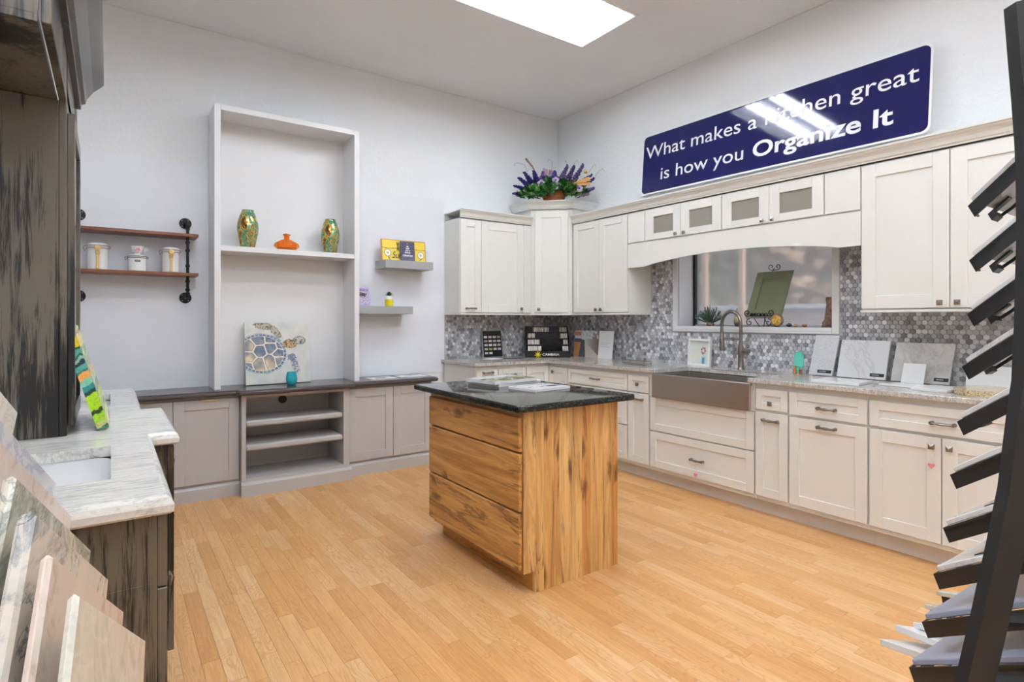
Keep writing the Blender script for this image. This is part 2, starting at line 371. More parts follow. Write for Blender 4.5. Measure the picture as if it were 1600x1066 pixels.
def tag(o, label, cat, group=None):
    o['label'] = label; o['category'] = cat
    if group: o['group'] = group
    return o
def shift(o, loc, rz=0):
    o.location = loc; o.rotation_euler = (0, 0, rz); return o
def text(name, body, size, mat, parent, origin, xdir, zdir, width=None, height=None, depth=.0008, bold=0, align='LEFT', shear=0):
    """flat lettering as a mesh: origin = baseline start, xdir/zdir = reading and up directions"""
    cu = bpy.data.curves.new(name, 'FONT'); cu.body = body; cu.size = size; cu.extrude = depth; cu.offset = bold; cu.shear = shear; cu.resolution_u = 4
    t = bpy.data.objects.new('t', cu); COL.objects.link(t)
    bpy.context.view_layer.update(); dg = bpy.context.evaluated_depsgraph_get()
    me = bpy.data.meshes.new_from_object(t.evaluated_get(dg)); bpy.data.objects.remove(t)
    xs = [v.co.x for v in me.vertices]; x0, x1 = min(xs), max(xs)
    k = width / (x1 - x0) if width else 1; kz = k if height is None else height / size
    X, Z = Vector(xdir).normalized(), Vector(zdir).normalized(); N = X.cross(Z); O = Vector(origin)
    for v in me.vertices:
        x = (v.co.x - x0) * k; v.co = O + X * x + Z * (v.co.y * kz) + N * v.co.z
    b = bmesh.new(); b.from_mesh(me); b.verts.ensure_lookup_table(); seen = {}; isl = []
    for v in b.verts:
        if v.index in seen: continue
        st_ = [v]; seen[v.index] = len(isl); vs = []
        while st_:
            q = st_.pop(); vs.append(q.index)
            for e in q.link_edges:
                o2 = e.other_vert(q)
                if o2.index not in seen: seen[o2.index] = len(isl); st_.append(o2)
        xs = [(b.verts[i].co - O).dot(X) for i in vs]; isl.append([min(xs), max(xs), set(vs)])
    isl.sort(key=lambda q: q[0]); words = []
    for q in isl:
        if words and q[0] - words[-1][1] < size * .22 * (k if width else 1): words[-1][1] = max(words[-1][1], q[1]); words[-1][2] |= q[2]
        else: words.append([q[0], q[1], set(q[2])])
    o = None
    for wd_ in words:
        c_ = b.copy(); c_.verts.ensure_lookup_table(); bmesh.ops.delete(c_, geom=[v for v in c_.verts if v.index not in wd_[2]], context='VERTS')
        m2 = bpy.data.meshes.new(name); c_.to_mesh(m2); c_.free(); m2.materials.append(M[mat])
        o = bpy.data.objects.new(name, m2); COL.objects.link(o)
        if parent: o.parent = parent
    b.free(); bpy.data.meshes.remove(me)
    return o
def paint(name, o, xd, zd, W, H, nx, nz, fn, parent, mat='print'):
    """flat print: a fine grid whose vertices carry the colours fn(u, v) (v from the top)"""
    O, X, Z = Vector(o), Vector(xd).normalized() * W, Vector(zd).normalized() * H
    V = [O + X * (i / nx) + Z * (1 - j / nz) for j in range(nz + 1) for i in range(nx + 1)]
    F = [(j * (nx + 1) + i, (j + 1) * (nx + 1) + i, (j + 1) * (nx + 1) + i + 1, j * (nx + 1) + i + 1) for j in range(nz) for i in range(nx)]
    me = bpy.data.meshes.new(name); me.from_pydata(V, [], F)
    ca = me.color_attributes.new('col', 'FLOAT_COLOR', 'POINT')
    buf = []
    for j in range(nz + 1):
        for i in range(nx + 1):
            c = fn(i / nx, j / nz); buf += [((q / 12.92) if q <= .04045 else ((q + .055) / 1.055) ** 2.4) for q in c[:3]] + [1]
    ca.data.foreach_set('color', buf); me.materials.append(M[mat])
    ob = bpy.data.objects.new(name, me); COL.objects.link(ob)
    if parent: ob.parent = parent
    return ob
def mixc(a, b, t): t = max(0, min(1, t)); return tuple(a[i] * (1 - t) + b[i] * t for i in range(3))
def rgb(s): return tuple(int(s[i:i + 2], 16) / 255 for i in (1, 3, 5))
def copy_tree(o, parent=None):
    c = o.copy(); COL.objects.link(c)
    if parent: c.parent = parent
    for ch in list(o.children): copy_tree(ch, c)
    return c
FW = Vector((math.sin(math.radians(35.3)), math.cos(math.radians(35.3)), 0)); RT = Vector((FW.y, -FW.x, 0))
def rk(d, l, z): return FW * d + RT * l + Vector((0, 0, z))      # frame of the two sample racks, which stand square to this heading

# ------------------------------------------------------------------ room shell
X0, X1, Y0, Y1, H = -.47, 4.22, -4.0, 5.06, 3.617
XW = -5.0      # the shop opens to the left behind the camera; the partition carrying the vanity ends at y = 1.25
WO = (1.99, 3.34, 1.27, 2.12)                 # window opening y0 y1 z0 z1
floor = MB().box(XW - .1, X1 + .3, Y0 - .1, Y1 + .1, -.08, -.004).done('floor', 'groove', kind='structure')
mb = MB()
cx_ = sorted({XW - .1, X1 + .3} | {q for l in LAMPS for q in (l[0], l[0] + LW)}); cy_ = sorted({Y0 - .1, Y1 + .1} | {q for l in LAMPS for q in (l[1], l[1] + LD)})
for i in range(len(cx_) - 1):
    for j in range(len(cy_) - 1):
        mx, my = (cx_[i] + cx_[i + 1]) / 2, (cy_[j] + cy_[j + 1]) / 2
        if not any(l[0] < mx < l[0] + LW and l[1] < my < l[1] + LD for l in LAMPS): mb.box(cx_[i], cx_[i + 1], cy_[j], cy_[j + 1], H, H + .2)
mb.box(3.26, X1, 2.1, 2.104, H - .0015, H)      # board seam
ceil = mb.done('ceiling', 'ceil', kind='structure')
for a, b in LAMPS: MB().box(a, a + LW, b, b + LD, H + .14, H + .2).done('ceiling_cover', 'ceil', ceil)
wl_ = MB().box(X0 - .12, X0, 1.25, Y1, 0, H).done('wall_left', 'wall', kind='structure')
MB().box(XW - .12, XW, Y0, 1.37, 0, H).done('wall_far_left', 'wall', kind='structure')
MB().box(XW - .12, X0 - .12, 1.25, 1.37, 0, H).done('wall_inner', 'wall', kind='structure')
wb = MB().box(X0 - .12, X1 + .28, Y1, Y1 + .12, 0, H).done('wall_back', 'wall', kind='structure')
MB().box(XW - .12, X1 + .28, Y0 - .12, Y0, 0, H).done('wall_front', 'wall', kind='structure')
mb = MB(); mb.box(X1, X1 + .28, Y0, WO[0], 0, H); mb.box(X1, X1 + .28, WO[1], Y1, 0, H)
mb.box(X1, X1 + .28, WO[0], WO[1], 0, WO[2]); mb.box(X1, X1 + .28, WO[0], WO[1], WO[3], H)
wr = mb.done('wall_right', 'wall', kind='structure')
# smooth boards on the back wall (two heights), fastened to it
MB().box(X0 + .01, .655, Y1 - .006, Y1 - .0005, .8, 2.54, .001).done('wall_board', 'board', wb, label='smooth white wall board left of the bookcase')
MB().box(1.70, 2.746, Y1 - .006, Y1 - .0005, .8, 2.525, .001).done('wall_board', 'board', wb, label='smooth white wall board behind the floating shelves')
# caulk bead in the ceiling corners
MB().box(X0, X1, Y1 - .006, Y1, H - .006, H).done('trim_1', 'trim', kind='structure')
MB().box(X1 - .006, X1, Y0, Y1, H - .006, H).done('trim_2', 'trim', kind='structure')

# floor strips: the 300 nearest in view are parts, the rest one part
LEN = [.32, .38, .45, .52, .60, .68]; SW = .0645
pm = []
for L in LEN:
    b = MB().box(-SW / 2 + .0003, SW / 2 - .0003, -L / 2 + .0004, L / 2 - .0004, -.006, 0, .0006); me = None
    o = b.done('plank', 'plank'); pm.append(o.data); bpy.data.objects.remove(o)
spots = []
nrow = int((X1 - .5 - XW) / SW) + 9
for i in range(nrow):
    x = XW + SW * (i + .5)
    if x > 3.75: break
    y = Y0 - random.random() * .5
    while y < Y1:
        k = random.randrange(6)
        while y + LEN[k] > Y1 and k > 0: k -= 1
        y2 = y + LEN[k]; c = Vector((x, (y + y2) / 2, 0)); y = y2
        if y2 > Y1: break
        d = c.dot(FW); l = c.dot(RT)
        vis = d > .9 and (-.95 < l / d < 1.0) and 1.33 / d < .75 and c.y < 4.75 and not (1.62 < x < 2.25 and 2.2 < c.y < 3.12) and not (x < .18 and c.y > 1.5)
        spots.append((0 if vis else 1, d if vis else 99, x, c.y, k))
spots.sort()
for q in spots[:300]:
    o = bpy.data.objects.new('plank', pm[q[4]]); COL.objects.link(o); o.parent = floor; o.location = (q[2], q[3], 0)
mb = MB()
for q in spots[300:]:
    L = LEN[q[4]]; mb.box(q[2] - SW / 2 + .0003, q[2] + SW / 2 - .0003, q[3] - L / 2 + .0004, q[3] + L / 2 - .0004, -.004, 0)
mb.done('planks', 'plank', floor, kind='stuff')

# hexagon mosaic
HS, HW, HR = .0189, .0327, .0284
def hexmesh(mb, c, axis, s=HS * .93, t=.005):
    P = []
    for rr, h in ((s, 0), (s, t * .7), (s * .93, t)):
        for k in range(6):
            a = PI / 6 + k * PI / 3; u, v = rr * math.cos(a), rr * math.sin(a)
            P.append((c[0] - h, c[1] + u, c[2] + v) if axis == 'x' else (c[0] + u, c[1] - h, c[2] + v))
    F = [[12 + k for k in range(6)]] + [[r * 6 + k, r * 6 + (k + 1) % 6, (r + 1) * 6 + (k + 1) % 6, (r + 1) * 6 + k] for r in (0, 1) for k in range(6)]
    mb._add(P, F)
CT = .927      # kitchen counter top
g = MB(); g.box(X1 - .004, X1 - .0005, .55, 1.93, CT, 1.40); g.box(X1 - .004, X1 - .0005, 3.40, Y1, CT, 1.40); g.box(X1 - .004, X1 - .0005, 1.93, 3.40, CT, 1.222)
g.box(X1 - .004, X1 - .0005, 1.66, 1.94, 1.39, 2.0); g.box(X1 - .004, X1 - .0005, 3.395, 3.67, 1.39, 2.0)
g.done('grout', 'grout', wr)
MB().box(2.747, X1, Y1 - .004, Y1 - .0005, CT, 1.40).done('grout', 'grout', wb)
tiles = []
j = 0; z = CT + .012
while z < 1.99:
    y = .56 + (HW / 2 if j % 2 else 0)
    while y < Y1 - .02:
        inn = z < 1.385 or 1.68 < y < 3.65
        if inn and not (1.935 < y < 3.40 and z > 1.215): tiles.append((y, z))
        y += HW
    z += HR; j += 1
tiles.sort(key=lambda q: (0 if q[0] > .85 and not (2.25 < q[0] < 3 and q[1] < .93) else 1, q[0]))
b = MB(); hexmesh(b, (0, 0, 0), 'x'); o = b.done('hex_tile', 'tile'); hm = o.data; bpy.data.objects.remove(o)
for y, z in tiles[:300]:
    o = bpy.data.objects.new('hex_tile', hm); COL.objects.link(o); o.parent = wr; o.location = (X1 - .004, y, z)
b = MB()
for y, z in tiles[300:]: hexmesh(b, (X1 - .004, y, z), 'x')
b.done('hex_tiles', 'tile', wr, kind='stuff')
b = MB(); j = 0; z = CT + .012
while z < 1.385:
    x = 2.77 + (HW / 2 if j % 2 else 0)
    while x < X1 - .02: hexmesh(b, (x, Y1 - .004, z), 'y'); x += HW
    z += HR; j += 1
b.done('hex_tiles', 'tile', wb, kind='stuff')

# window
wi = MB(); y0, y1, z0, z1 = WO
wi.box(X1 + .2, X1 + .26, y0, y0 + .02, z0, z1); wi.box(X1 + .2, X1 + .26, y0 + .02, y1 - .03, z0, z0 + .012); wi.box(X1 + .2, X1 + .26, y0 + .02, y1 - .03, z1 - .03, z1)
win = wi.done('window_1', 'trim', kind='structure')
MB().box(X1 + .2, X1 + .26, y1 - .03, y1, z0, z1).done('frame_gasket', 'black', win)
MB().box(X1 + .225, X1 + .231, y0 + .02, y1 - .03, z0 + .012, z1 - .03).done('pane', 'winglass', win)
c = MB()   # casing and reveal boards
c.box(X1 - .02, X1 - .001, y0 - .052, y0, z0 - .048, z1 + .05, .003); c.box(X1 - .02, X1 - .001, y1, y1 + .052, z0 - .048, z1 + .05, .003)
c.box(X1 - .02, X1 - .001, y0, y1, z1, z1 + .05, .003)
c.done('window_casing', 'trim', win)
c = MB(); c.box(X1 - .024, X1 + .2, y0, y1, z0 - .03, z0, .003); c.box(X1 - .022, X1 - .001, y0, y1, z0 - .048, z0 - .03, .002); c.done('window_sill', 'trim', win)
c = MB(); c.box(X1, X1 + .2, y0 - .01, y0 + .006, z0, z1); c.box(X1, X1 + .2, y1 - .006, y1 + .01, z0, z1); c.done('reveal_board', 'trim', win)
# ------------------------------------------------------------------ cabinet building blocks (local frame: front faces -y, x to the right)
def shaker(x0, x1, z0, z1, y=-.02, t=.02, rail=.058, rec=.009, mb=None):
    mb = mb or MB(); r = min(rail, (x1 - x0) * .34, (z1 - z0) * .34); b = .0014
    mb.box(x0, x0 + r, y, y + t, z0, z1, b); mb.box(x1 - r, x1, y, y + t, z0, z1, b)
    mb.box(x0 + r, x1 - r, y, y + t, z0, z0 + r, b); mb.box(x0 + r, x1 - r, y, y + t, z1 - r, z1, b)
    mb.box(x0 + r - .001, x1 - r + .001, y + rec, y + t - .002, z0 + r - .001, z1 - r + .001); return mb
def bow_pull(par, x, z, y=-.02, L=.1):
    mb = MB()
    for s in (-1, 1):
        mb.tube([(x + s * L / 2, y, z), (x + s * L / 2, y - .012, z), (x + s * L * .47, y - .022, z)], [.011, .008, .008], 8)
        mb.ball((x + s * L * .5, y - .023, z), .0115, 1)
    mb.tube([(x - L * .5, y - .023, z), (x - L * .3, y - .027, z), (x, y - .03, z), (x + L * .3, y - .027, z), (x + L * .5, y - .023, z)], [.009, .0062, .0095, .0062, .009], 8)
    return mb.done('handle', 'nickel', par)
def square_knob(par, x, z, y=-.02, s=.03):
    mb = MB(); mb.tube([(x, y, z), (x, y - .016, z)], .006, 8); h = s / 2
    mb.box(x - h, x + h, y - .022, y - .016, z - h, z + h, .002)
    mb._add([(x - h, y - .022, z - h), (x + h, y - .022, z - h), (x + h, y - .022, z + h), (x - h, y - .022, z + h), (x, y - .029, z)], [(0, 1, 4), (1, 2, 4), (2, 3, 4), (3, 0, 4)])
    mb.smooth = False; return mb.done('knob', 'nickel', par)
def hdl(par, h, y=-.02):
    if h: (bow_pull if h[0] == 'p' else square_knob)(par, h[1], h[2], y)
def fronts(root, L, mat, y=-.02):
    for f in L:
        kind, x0, x1, z0, z1 = f[:5]; h = f[5] if len(f) > 5 else None; rail = f[6] if len(f) > 6 else .058
        g = .0015
        d = shaker(x0 + g, x1 - g, z0 + g, z1 - g, y, rail=rail).done(kind, mat, root); hdl(d, h, y)
def kitchen_base(label, loc, rz, W, L, group=None, top=.895, depth=.6, mat='cream'):
    r = T('base_cabinet', label, 'cabinet', loc, rz, group)
    MB().box(.0005, W - .0005, .002, depth, .105, top, .001).done('carcass', mat, r)
    MB().box(.0005, W - .0005, .075, .095, 0, .105).done('toe_kick', 'toe', r)
    fronts(r, L, mat); return r
RE = -PI / 2
BB = 'cream base cabinets along the sink wall'
T1, T2, D0 = .862, .718, .135
# east run, north to south
kitchen_base('wide cream base cabinet with three stacked drawers, left of the sink', (3.61, 4.149, 0), RE, .776,
    [('drawer', .006, .77, .722, T1, ('p', .388, .792), .04), ('drawer', .006, .77, .43, .716, ('p', .388, .64)), ('drawer', .006, .77, D0, .424, ('p', .388, .35))], BB)
kitchen_base('narrow cream pull-out cabinet directly left of the steel sink', (3.61, 3.373, 0), RE, .238,
    [('drawer', .004, .234, .722, T1, ('k', .119, .79), .045), ('door', .004, .234, D0, .716, ('p', .119, .668))], BB)
sb = kitchen_base('cream sink base with two wide drawers under the steel apron sink', (3.61, 3.135, 0), RE, .928,
    [('drawer', .006, .922, .43, .70, None), ('drawer', .006, .922, D0, .424, ('p', .465, .272))], BB, top=.70)
MB().box(.0, .05, -.018, .6, .702, .895, .001).done('side_stile', 'cream', sb); MB().box(.895, .928, -.018, .6, .702, .895, .001).done('side_stile', 'cream', sb)
kitchen_base('narrow cream pull-out cabinet directly right of the steel sink', (3.61, 2.207, 0), RE, .234,
    [('drawer', .004, .23, .722, T1, ('k', .117, .768), .045), ('door', .004, .23, D0, .704, ('p', .117, .654))], BB)
kitchen_base('cream base cabinet with one drawer over one square door, below the standing marble slabs', (3.61, 1.973, 0), RE, .477,
    [('drawer', .005, .472, .715, T1, ('p', .245, .777), .05), ('door', .005, .472, D0, .70, ('p', .245, .661), .066)], BB)
kitchen_base('wide cream base cabinet with one long drawer over two doors, beside the black sample rack', (3.61, 1.496, 0), RE, .71,
    [('drawer', .005, .705, .715, T1, ('p', .364, .777), .05), ('door', .005, .355, D0, .70, ('k', .316, .652), .066), ('door', .357, .705, D0, .70, ('k', .395, .652), .066)], BB)
kitchen_base('last cream base cabinet on the sink wall, behind the black sample rack', (3.61, .786, 0), RE, .6,
    [('drawer', .005, .595, .715, T1, ('p', .3, .777), .05), ('door', .005, .595, D0, .70, ('k', .54, .652), .066)], BB)
# corner base
r = T('base_cabinet', 'corner base cabinet with two cream doors meeting at an inside angle', 'cabinet', (3.61, 4.45, 0))
mb = MB(); mb.prism([(-.30, 0.002), (.002, .002), (.002, -.3005), (.6, -.3005), (.6, .6), (-.30, .6)], 2, .105, .895); mb.done('carcass', 'cream', r)
mb = MB(); mb.box(-.30, .095, .075, .095, 0, .105); mb.box(.075, .095, -.3005, .075, 0, .105); mb.done('toe_kick', 'toe', r)
shaker(-.295, -.021, D0, T1, -.02).done('door', 'cream', r)
mb = shaker(.022, .295, D0, T1, -.02); mt = Matrix.Rotation(RE, 4, 'Z')
bmesh.ops.transform(mb.bm, matrix=mt, verts=mb.bm.verts[:]); d = mb.done('door', 'cream', r)
k = square_knob(d, .09, .81); k.data.transform(mt)
# back run
kitchen_base('narrow cream drawer base under the counter end by the white wall board', (2.74, 4.45, 0), 0, .239,
    [('drawer', .004, .235, .722, T1, ('p', .12, .835), .05), ('door', .004, .235, D0, .716, ('p', .12, .66))], 'cream base cabinets on the back wall')
kitchen_base('cream drawer base between the narrow drawer base and the corner cabinet', (2.979, 4.45, 0), 0, .331,
    [('drawer', .004, .326, .722, T1, ('p', .145, .80), .05), ('door', .004, .326, D0, .716, ('k', .29, .66))], 'cream base cabinets on the back wall')

# countertop with a notch for the apron sink
NX = 3.985
mb = MB(); mb.prism([(2.71, Y1 - .001), (X1 - .001, Y1 - .001), (X1 - .001, .20), (3.565, .20), (3.565, 2.245), (NX, 2.245), (NX, 3.055), (3.565, 3.055), (3.565, 4.405), (2.71, 4.405)], 2, .897, CT)
bmesh.ops.bevel(mb.bm, geom=[e for e in mb.bm.edges if abs(e.verts[0].co.z - e.verts[1].co.z) < 1e-4], offset=.004, segments=2, affect='EDGES', profile=.5)
tag(mb.done('countertop', 'counterstone'), 'grey beige granite worktop turning the corner around the apron sink', 'countertop')

# apron sink
r = T('apron_sink', 'brushed steel apron-front sink set into the granite worktop', 'sink', (3.55, 3.075, 0), RE)   # local x 0.. .855
W = .855; zt, zb = .893, .708
mb = MB(); mb.box(0, W, 0, .012, zb, zt, .003); mb.box(0, W, .012, .036, zt - .012, zt, .002); mb.done('apron', 'steel', r)
mb = MB(); mb.box(.022, .038, .036, .43, zb, zt - .004, .002); mb.box(W - .038, W - .022, .036, .43, zb, zt - .004, .002)
mb.box(.038, W - .038, .03, .044, zb, zt - .004, .002); mb.box(.038, W - .038, .418, .432, zb, zt - .004, .002); mb.box(.038, W - .038, .044, .418, zb, zb + .01)
mb.done('basin', 'steel', r)
mb = MB(); mb.lathe([(.045, zb + .0102), (.045, zb + .013), (.03, zb + .0125), (.012, zb + .0115)], (W / 2, .26, 0), 20); mb.done('drain', 'chrome', r)
# faucet
r = T('kitchen_faucet', 'tall spring pull-down faucet in brushed nickel behind the sink', 'faucet', (4.10, 2.64, CT))
mb = MB(); mb.lathe([(.028, 0), (.028, .008), (.023, .014), (.021, .02), (.021, .12), (.0235, .13), (.0235, .17), (.017, .20), (.0135, .23)], seg=20); mb.done('body', 'nickel', r)
P = [(0, 0, .2), (0, 0, .36)] + [(-.0 - .0, .085 - .085 * math.cos(a), .36 + .105 * math.sin(a)) for a in [PI * i / 14 for i in range(1, 14)]] + [(0, .17, .36), (0, .17, .27)]
mb = MB(); mb.tube(P, .0125, 10); o = mb.done('spout', 'nickel', r)
mb = MB()
for i in range(len(P) - 1):
    a, b2 = Vector(P[i]), Vector(P[i + 1]); nseg = max(1, int((b2 - a).length / .009))
    for k in range(nseg):
        p = a + (b2 - a) * (k / nseg); t = (b2 - a).normalized(); mb.tube([p - t * .0018, p + t * .0018], .0148, 10)
mb.done('spring', 'nickel', o)
mb = MB(); mb.tube([(0, .17, .285), (0, .17, .26), (0, .17, .17), (0, .17, .145)], [.014, .019, .02, .018], 14); h = mb.done('spray_head', 'nickel', r)
mb = MB(); [mb.ball((-.0195, .17, z), .005, 1) for z in (.215, .235)]; mb.done('button', 'black', h)
mb = MB(); mb.tube([(0, 0, .245), (0, .155, .245)], .005, 8); mb.done('docking_arm', 'nickel', r)
mb = MB(); mb.tube([(0, 0, .15), (0, -.075, .15)], .017, 12); mb.tube([(0, -.03, .15), (0, -.035, .165)], .006); mb.done('lever', 'nickel', r)

# uppers -------------------------------------------------------------
UB, UT = 1.385, 2.31
def upper(name, label, loc, rz, W, L, z0=UB + .004, z1=UT, depth=.303, group=None, rail=True):
    r = T(name, label, 'cabinet', loc, rz, group)
    MB().box(.0005, W - .0005, .002, depth, z0, z1, .001).done('carcass', 'cream', r)
    if rail: MB().box(.0, W, -.024, depth, z0 - .016, z0 - .001, .002).done('light_rail', 'cream', r)
    fronts(r, L, 'cream'); return r
UG = 'cream wall cabinets on the sink wall'
upper('wall_cabinet', 'cream wall cabinet with a narrow pull-handled door beside a wide door, on the back wall', (2.745, 4.755, 0), 0, .80,
      [('door', .004, .237, 1.395, 2.30, ('p', .118, 1.436), .07), ('door', .240, .757, 1.395, 2.30, ('k', .717, 1.437), .08)])
MB().box(2.745 + .760, 3.598, 4.7385, 4.754, 1.395, 2.305).done('filler_strip', 'cream', bpy.data.objects['wall_cabinet'])
bpy.data.objects['filler_strip'].location = (-2.745, -4.755, 0)
upper('wall_cabinet', 'cream two-door wall cabinet between the corner cabinet and the window', (3.915, 4.413, 0), RE, .753,
      [('door', .004, .377, 1.395, 2.30, ('k', .345, 1.424), .065), ('door', .379, .749, 1.395, 2.30, ('k', .413, 1.424), .065)], group=UG)
upper('wall_cabinet', 'large cream two-door wall cabinet right of the window, behind the sample rack', (3.915, 1.668, 0), RE, .94,
      [('door', .004, .469, 1.395, 2.30, ('k', .427, 1.426), .08), ('door', .471, .936, 1.395, 2.30, ('k', .51, 1.426), .08)], group=UG)
upper('wall_cabinet', 'last cream wall cabinet, mostly hidden by the sample rack post', (3.915, .728, 0), RE, .5,
      [('door', .004, .496, 1.395, 2.30, ('k', .45, 1.426), .08)], group=UG)
# corner
r = T('wall_cabinet', 'taller diagonal corner wall cabinet in cream under the flower basket', 'cabinet')
mb = MB(); mb.prism([(3.612, Y1 - .002), (3.612, 4.757), (3.916, 4.452), (X1 - .002, 4.452), (X1 - .002, Y1 - .002)], 2, UB + .004, 2.49); mb.done('carcass', 'cream', r)
mb = MB(); mb.prism([(3.55, Y1 - .002), (3.55, 4.733), (3.60, 4.733), (3.894, 4.438), (3.894, 4.41), (X1 - .002, 4.41), (X1 - .002, Y1 - .002)], 2, UB - .012, UB + .003); mb.done('light_rail', 'cream', r)
mt = Matrix.Translation((3.6115, 4.7555, 0)) @ Matrix.Rotation(-PI / 4, 4, 'Z')
mb = shaker(.045, .387, 1.40, 2.46, -.022, rail=.072); bmesh.ops.transform(mb.bm, matrix=mt, verts=mb.bm.verts[:]); d = mb.done('door', 'cream', r)
k = square_knob(d, .085, 1.436, -.022); k.data.transform(mt)
CROWN = [(0, 0), (.008, 0), (.010, .010), (.016, .014), (.019, .022), (.024, .036), (.034, .050), (.044, .057), (.047, .066), (.056, .070), (.057, .080), (0, .080)]
mb = MB(); mb.sweep([(a, b) for a, b in CROWN], [(3.592, Y1 - .002, 2.478), (3.592, 4.747, 2.478), (3.906, 4.433, 2.478), (X1 - .002, 4.433, 2.478)]); mb.done('crown', 'cream', r)
# top board
mb = MB(); mb.prism([(3.54, Y1 - .003), (3.54, 4.72), (3.87, 4.385), (X1 - .003, 4.385), (X1 - .003, Y1 - .003)], 2, 2.546, 2.556); mb.done('top_board', 'cream', r)
# glass cabinets over the window
def glass_cab(label, ytop, W, xs, knobs, panes):
    r = T('glass_wall_cabinet', label, 'cabinet', (3.915, ytop, 0), RE, 'small glass-door cabinets above the window')
    z0, z1, D = 2.02, UT, .303
    mb = MB(); mb.box(.0, .016, .002, D, z0, z1); mb.box(W - .016, W, .002, D, z0, z1); mb.box(.016, W - .016, .002, D, z0, z0 + .016); mb.box(.016, W - .016, .002, D, z1 - .016, z1)
    mb.box(.016, W - .016, D - .01, D, z0 + .016, z1 - .016); mb.done('carcass', 'cream', r)
    for i in (0, 1):
        a, b = xs[i]; p0, p1 = panes[i]; q = MB(); y = -.02; t = .02; zz0, zz1, w0, w1 = 2.03, 2.30, 2.084, 2.23
        q.box(a, p0, y, y + t, zz0, zz1, .0014); q.box(p1, b, y, y + t, zz0, zz1, .0014); q.box(p0, p1, y, y + t, zz0, w0, .0014); q.box(p0, p1, y, y + t, w1, zz1, .0014)
        d = q.done('door', 'cream', r); MB().box(p0 - .001, p1 + .001, y + .009, y + .013, w0 - .001, w1 + .001).done('pane', 'cabglass', d)
        square_knob(d, knobs[i], 2.05, -.02, .026)
glass_cab('small cream cabinet with two glass doors, left of the pair above the window', 3.452, .779, ((.004, .385), (.388, .775)), (.346, .431), ((.095, .31), (.473, .692)))
glass_cab('small cream cabinet with two glass doors, right of the pair above the window', 2.673, .779, ((.004, .388), (.391, .775)), (.343, .421), ((.084, .311), (.467, .698)))
for lab, ya, yb in (('plain cream filler panel left of the small glass doors', 3.66, 3.452), ('plain cream filler panel right of the small glass doors', 1.894, 1.668)):
    r = T('filler_cabinet', lab, 'panel', (3.915, ya, 0), RE); W = ya - yb
    MB().box(.001, W - .001, 0, .303, 2.02, UT, .001).done('box', 'cream', r); MB().box(.003, W - .003, -.018, -.001, 2.03, 2.30, .0015).done('face_panel', 'cream', r)
# arched valance
P = [(0, 1.80), (.2, 1.80)]
for i in range(1, 20):
    t = i / 20; s = math.sin(PI * t); P.append((.2 + t * 1.655, 1.80 + .066 * (s ** .75)))
P += [(1.855, 1.80), (1.992, 1.80), (1.992, 2.018), (0, 2.018)]
mb = MB(); mb.prism([(a, b) for a, b in P], 1, -.018, .002); o = mb.done('valance', 'cream'); shift(o, (3.915, 3.66, 0), RE); tag(o, 'cream arched valance board spanning above the window', 'valance')
# crown over the long run and the back run
mb = MB(); mb.sweep(CROWN, [(3.897, 4.41, 2.312), (3.897, .23, 2.312)]); mb.box(3.85, X1 - .002, .23, 4.405, 2.380, 2.390)
tag(mb.done('crown_molding', 'cream'), 'long cream crown molding on the sink-wall cabinets, under the blue sign', 'molding')
mb = MB(); mb.sweep(CROWN, [(2.742, 4.737, 2.312), (3.59, 4.737, 2.312)]); mb.box(2.745, 3.59, 4.69, Y1 - .003, 2.380, 2.390)
tag(mb.done('crown_molding', 'cream'), 'short cream crown molding on the back-wall cabinet', 'molding')

# ------------------------------------------------------------------ island
r = T('kitchen_island', 'knotty hickory island with three drawers and a black granite top', 'island', (1.618, 3.13, 0), RE)
# local: x = 3.13 - Y (0 .. .94), y = X - 1.618 (0 .. .636)
IW, ID = .94, .636
mb = MB(); mb.box(.018, IW - .022, .002, ID - .012, .1, .895); mb.done('carcass', 'hickv', r)
mb = MB(); mb.box(.018, IW - .022, .07, .088, 0, .1); mb.done('toe_kick', 'hickh', r)
for x in (0.0, IW - .02):     # side panels of glued boards
    sp = MB(); sp.box(x + .002, x + .018, .074, ID - .004, .0, .893); sp = sp.done('side_panel', 'hickv', r)
    y = 0; ws = [.075, .05, .062, .035, .085, .07, .058, .09, .065, .046]
    for i, bw in enumerate(ws):
        b0 = MB(); y2 = min(ID, y + bw) if i < len(ws) - 1 else ID
        z0 = 0 if y > .06 else .105
        if y < .07 < y2: b0.prism([(y + .0003, .105), (.07, .105), (.07, 0), (y2 - .0003, 0), (y2 - .0003, .895), (y + .0003, .895)], 0, x + .0, x + .0205)
        elif y2 <= .075: b0.prism([(y + .0003, .105), (.07, .105), (.07, 0), (y2 - .0003, 0), (y2 - .0003, .895), (y + .0003, .895)], 0, x + .0, x + .0205) if y2 > .07 else b0.box(x, x + .0205, y + .0003, y2 - .0003, .105, .895)
        else: b0.box(x + .0, x + .0205, y + .0003, y2 - .0003, 0, .895, .0004)
        b0.done('board', 'hickv', sp); y = y2
for x0, x1, z0, z1 in ((-.006, .934, .69, .862), (-.006, .934, .403, .683), (-.006, .934, .122, .396)):
    q = MB(); m4 = Matrix.Identity(4); q.box(x0, x1, -.022, 0, z0, z1, .006); q.done('drawer', 'hickh', r)
b0 = MB(); b0.box(-.02, IW + .0, -.0, .002, .862, .895); b0.done('rail', 'hickh', r)
mb = MB(); mb.box(-.075, IW + .085, -.088, ID + .04, .898, .93, .003)
bmesh.ops.remove_doubles(mb.bm, verts=mb.bm.verts[:], dist=1e-6)
mb.bm.free(); mb = MB(); x0, x1, y0, y1 = -.075, IW + .085, -.088, ID + .04; q = .02
poly = [(x0, y0), (x1 - q, y0), (x1 - q * .3, y0 + q * .3), (x1, y0 + q), (x1, y1), (x0, y1)]
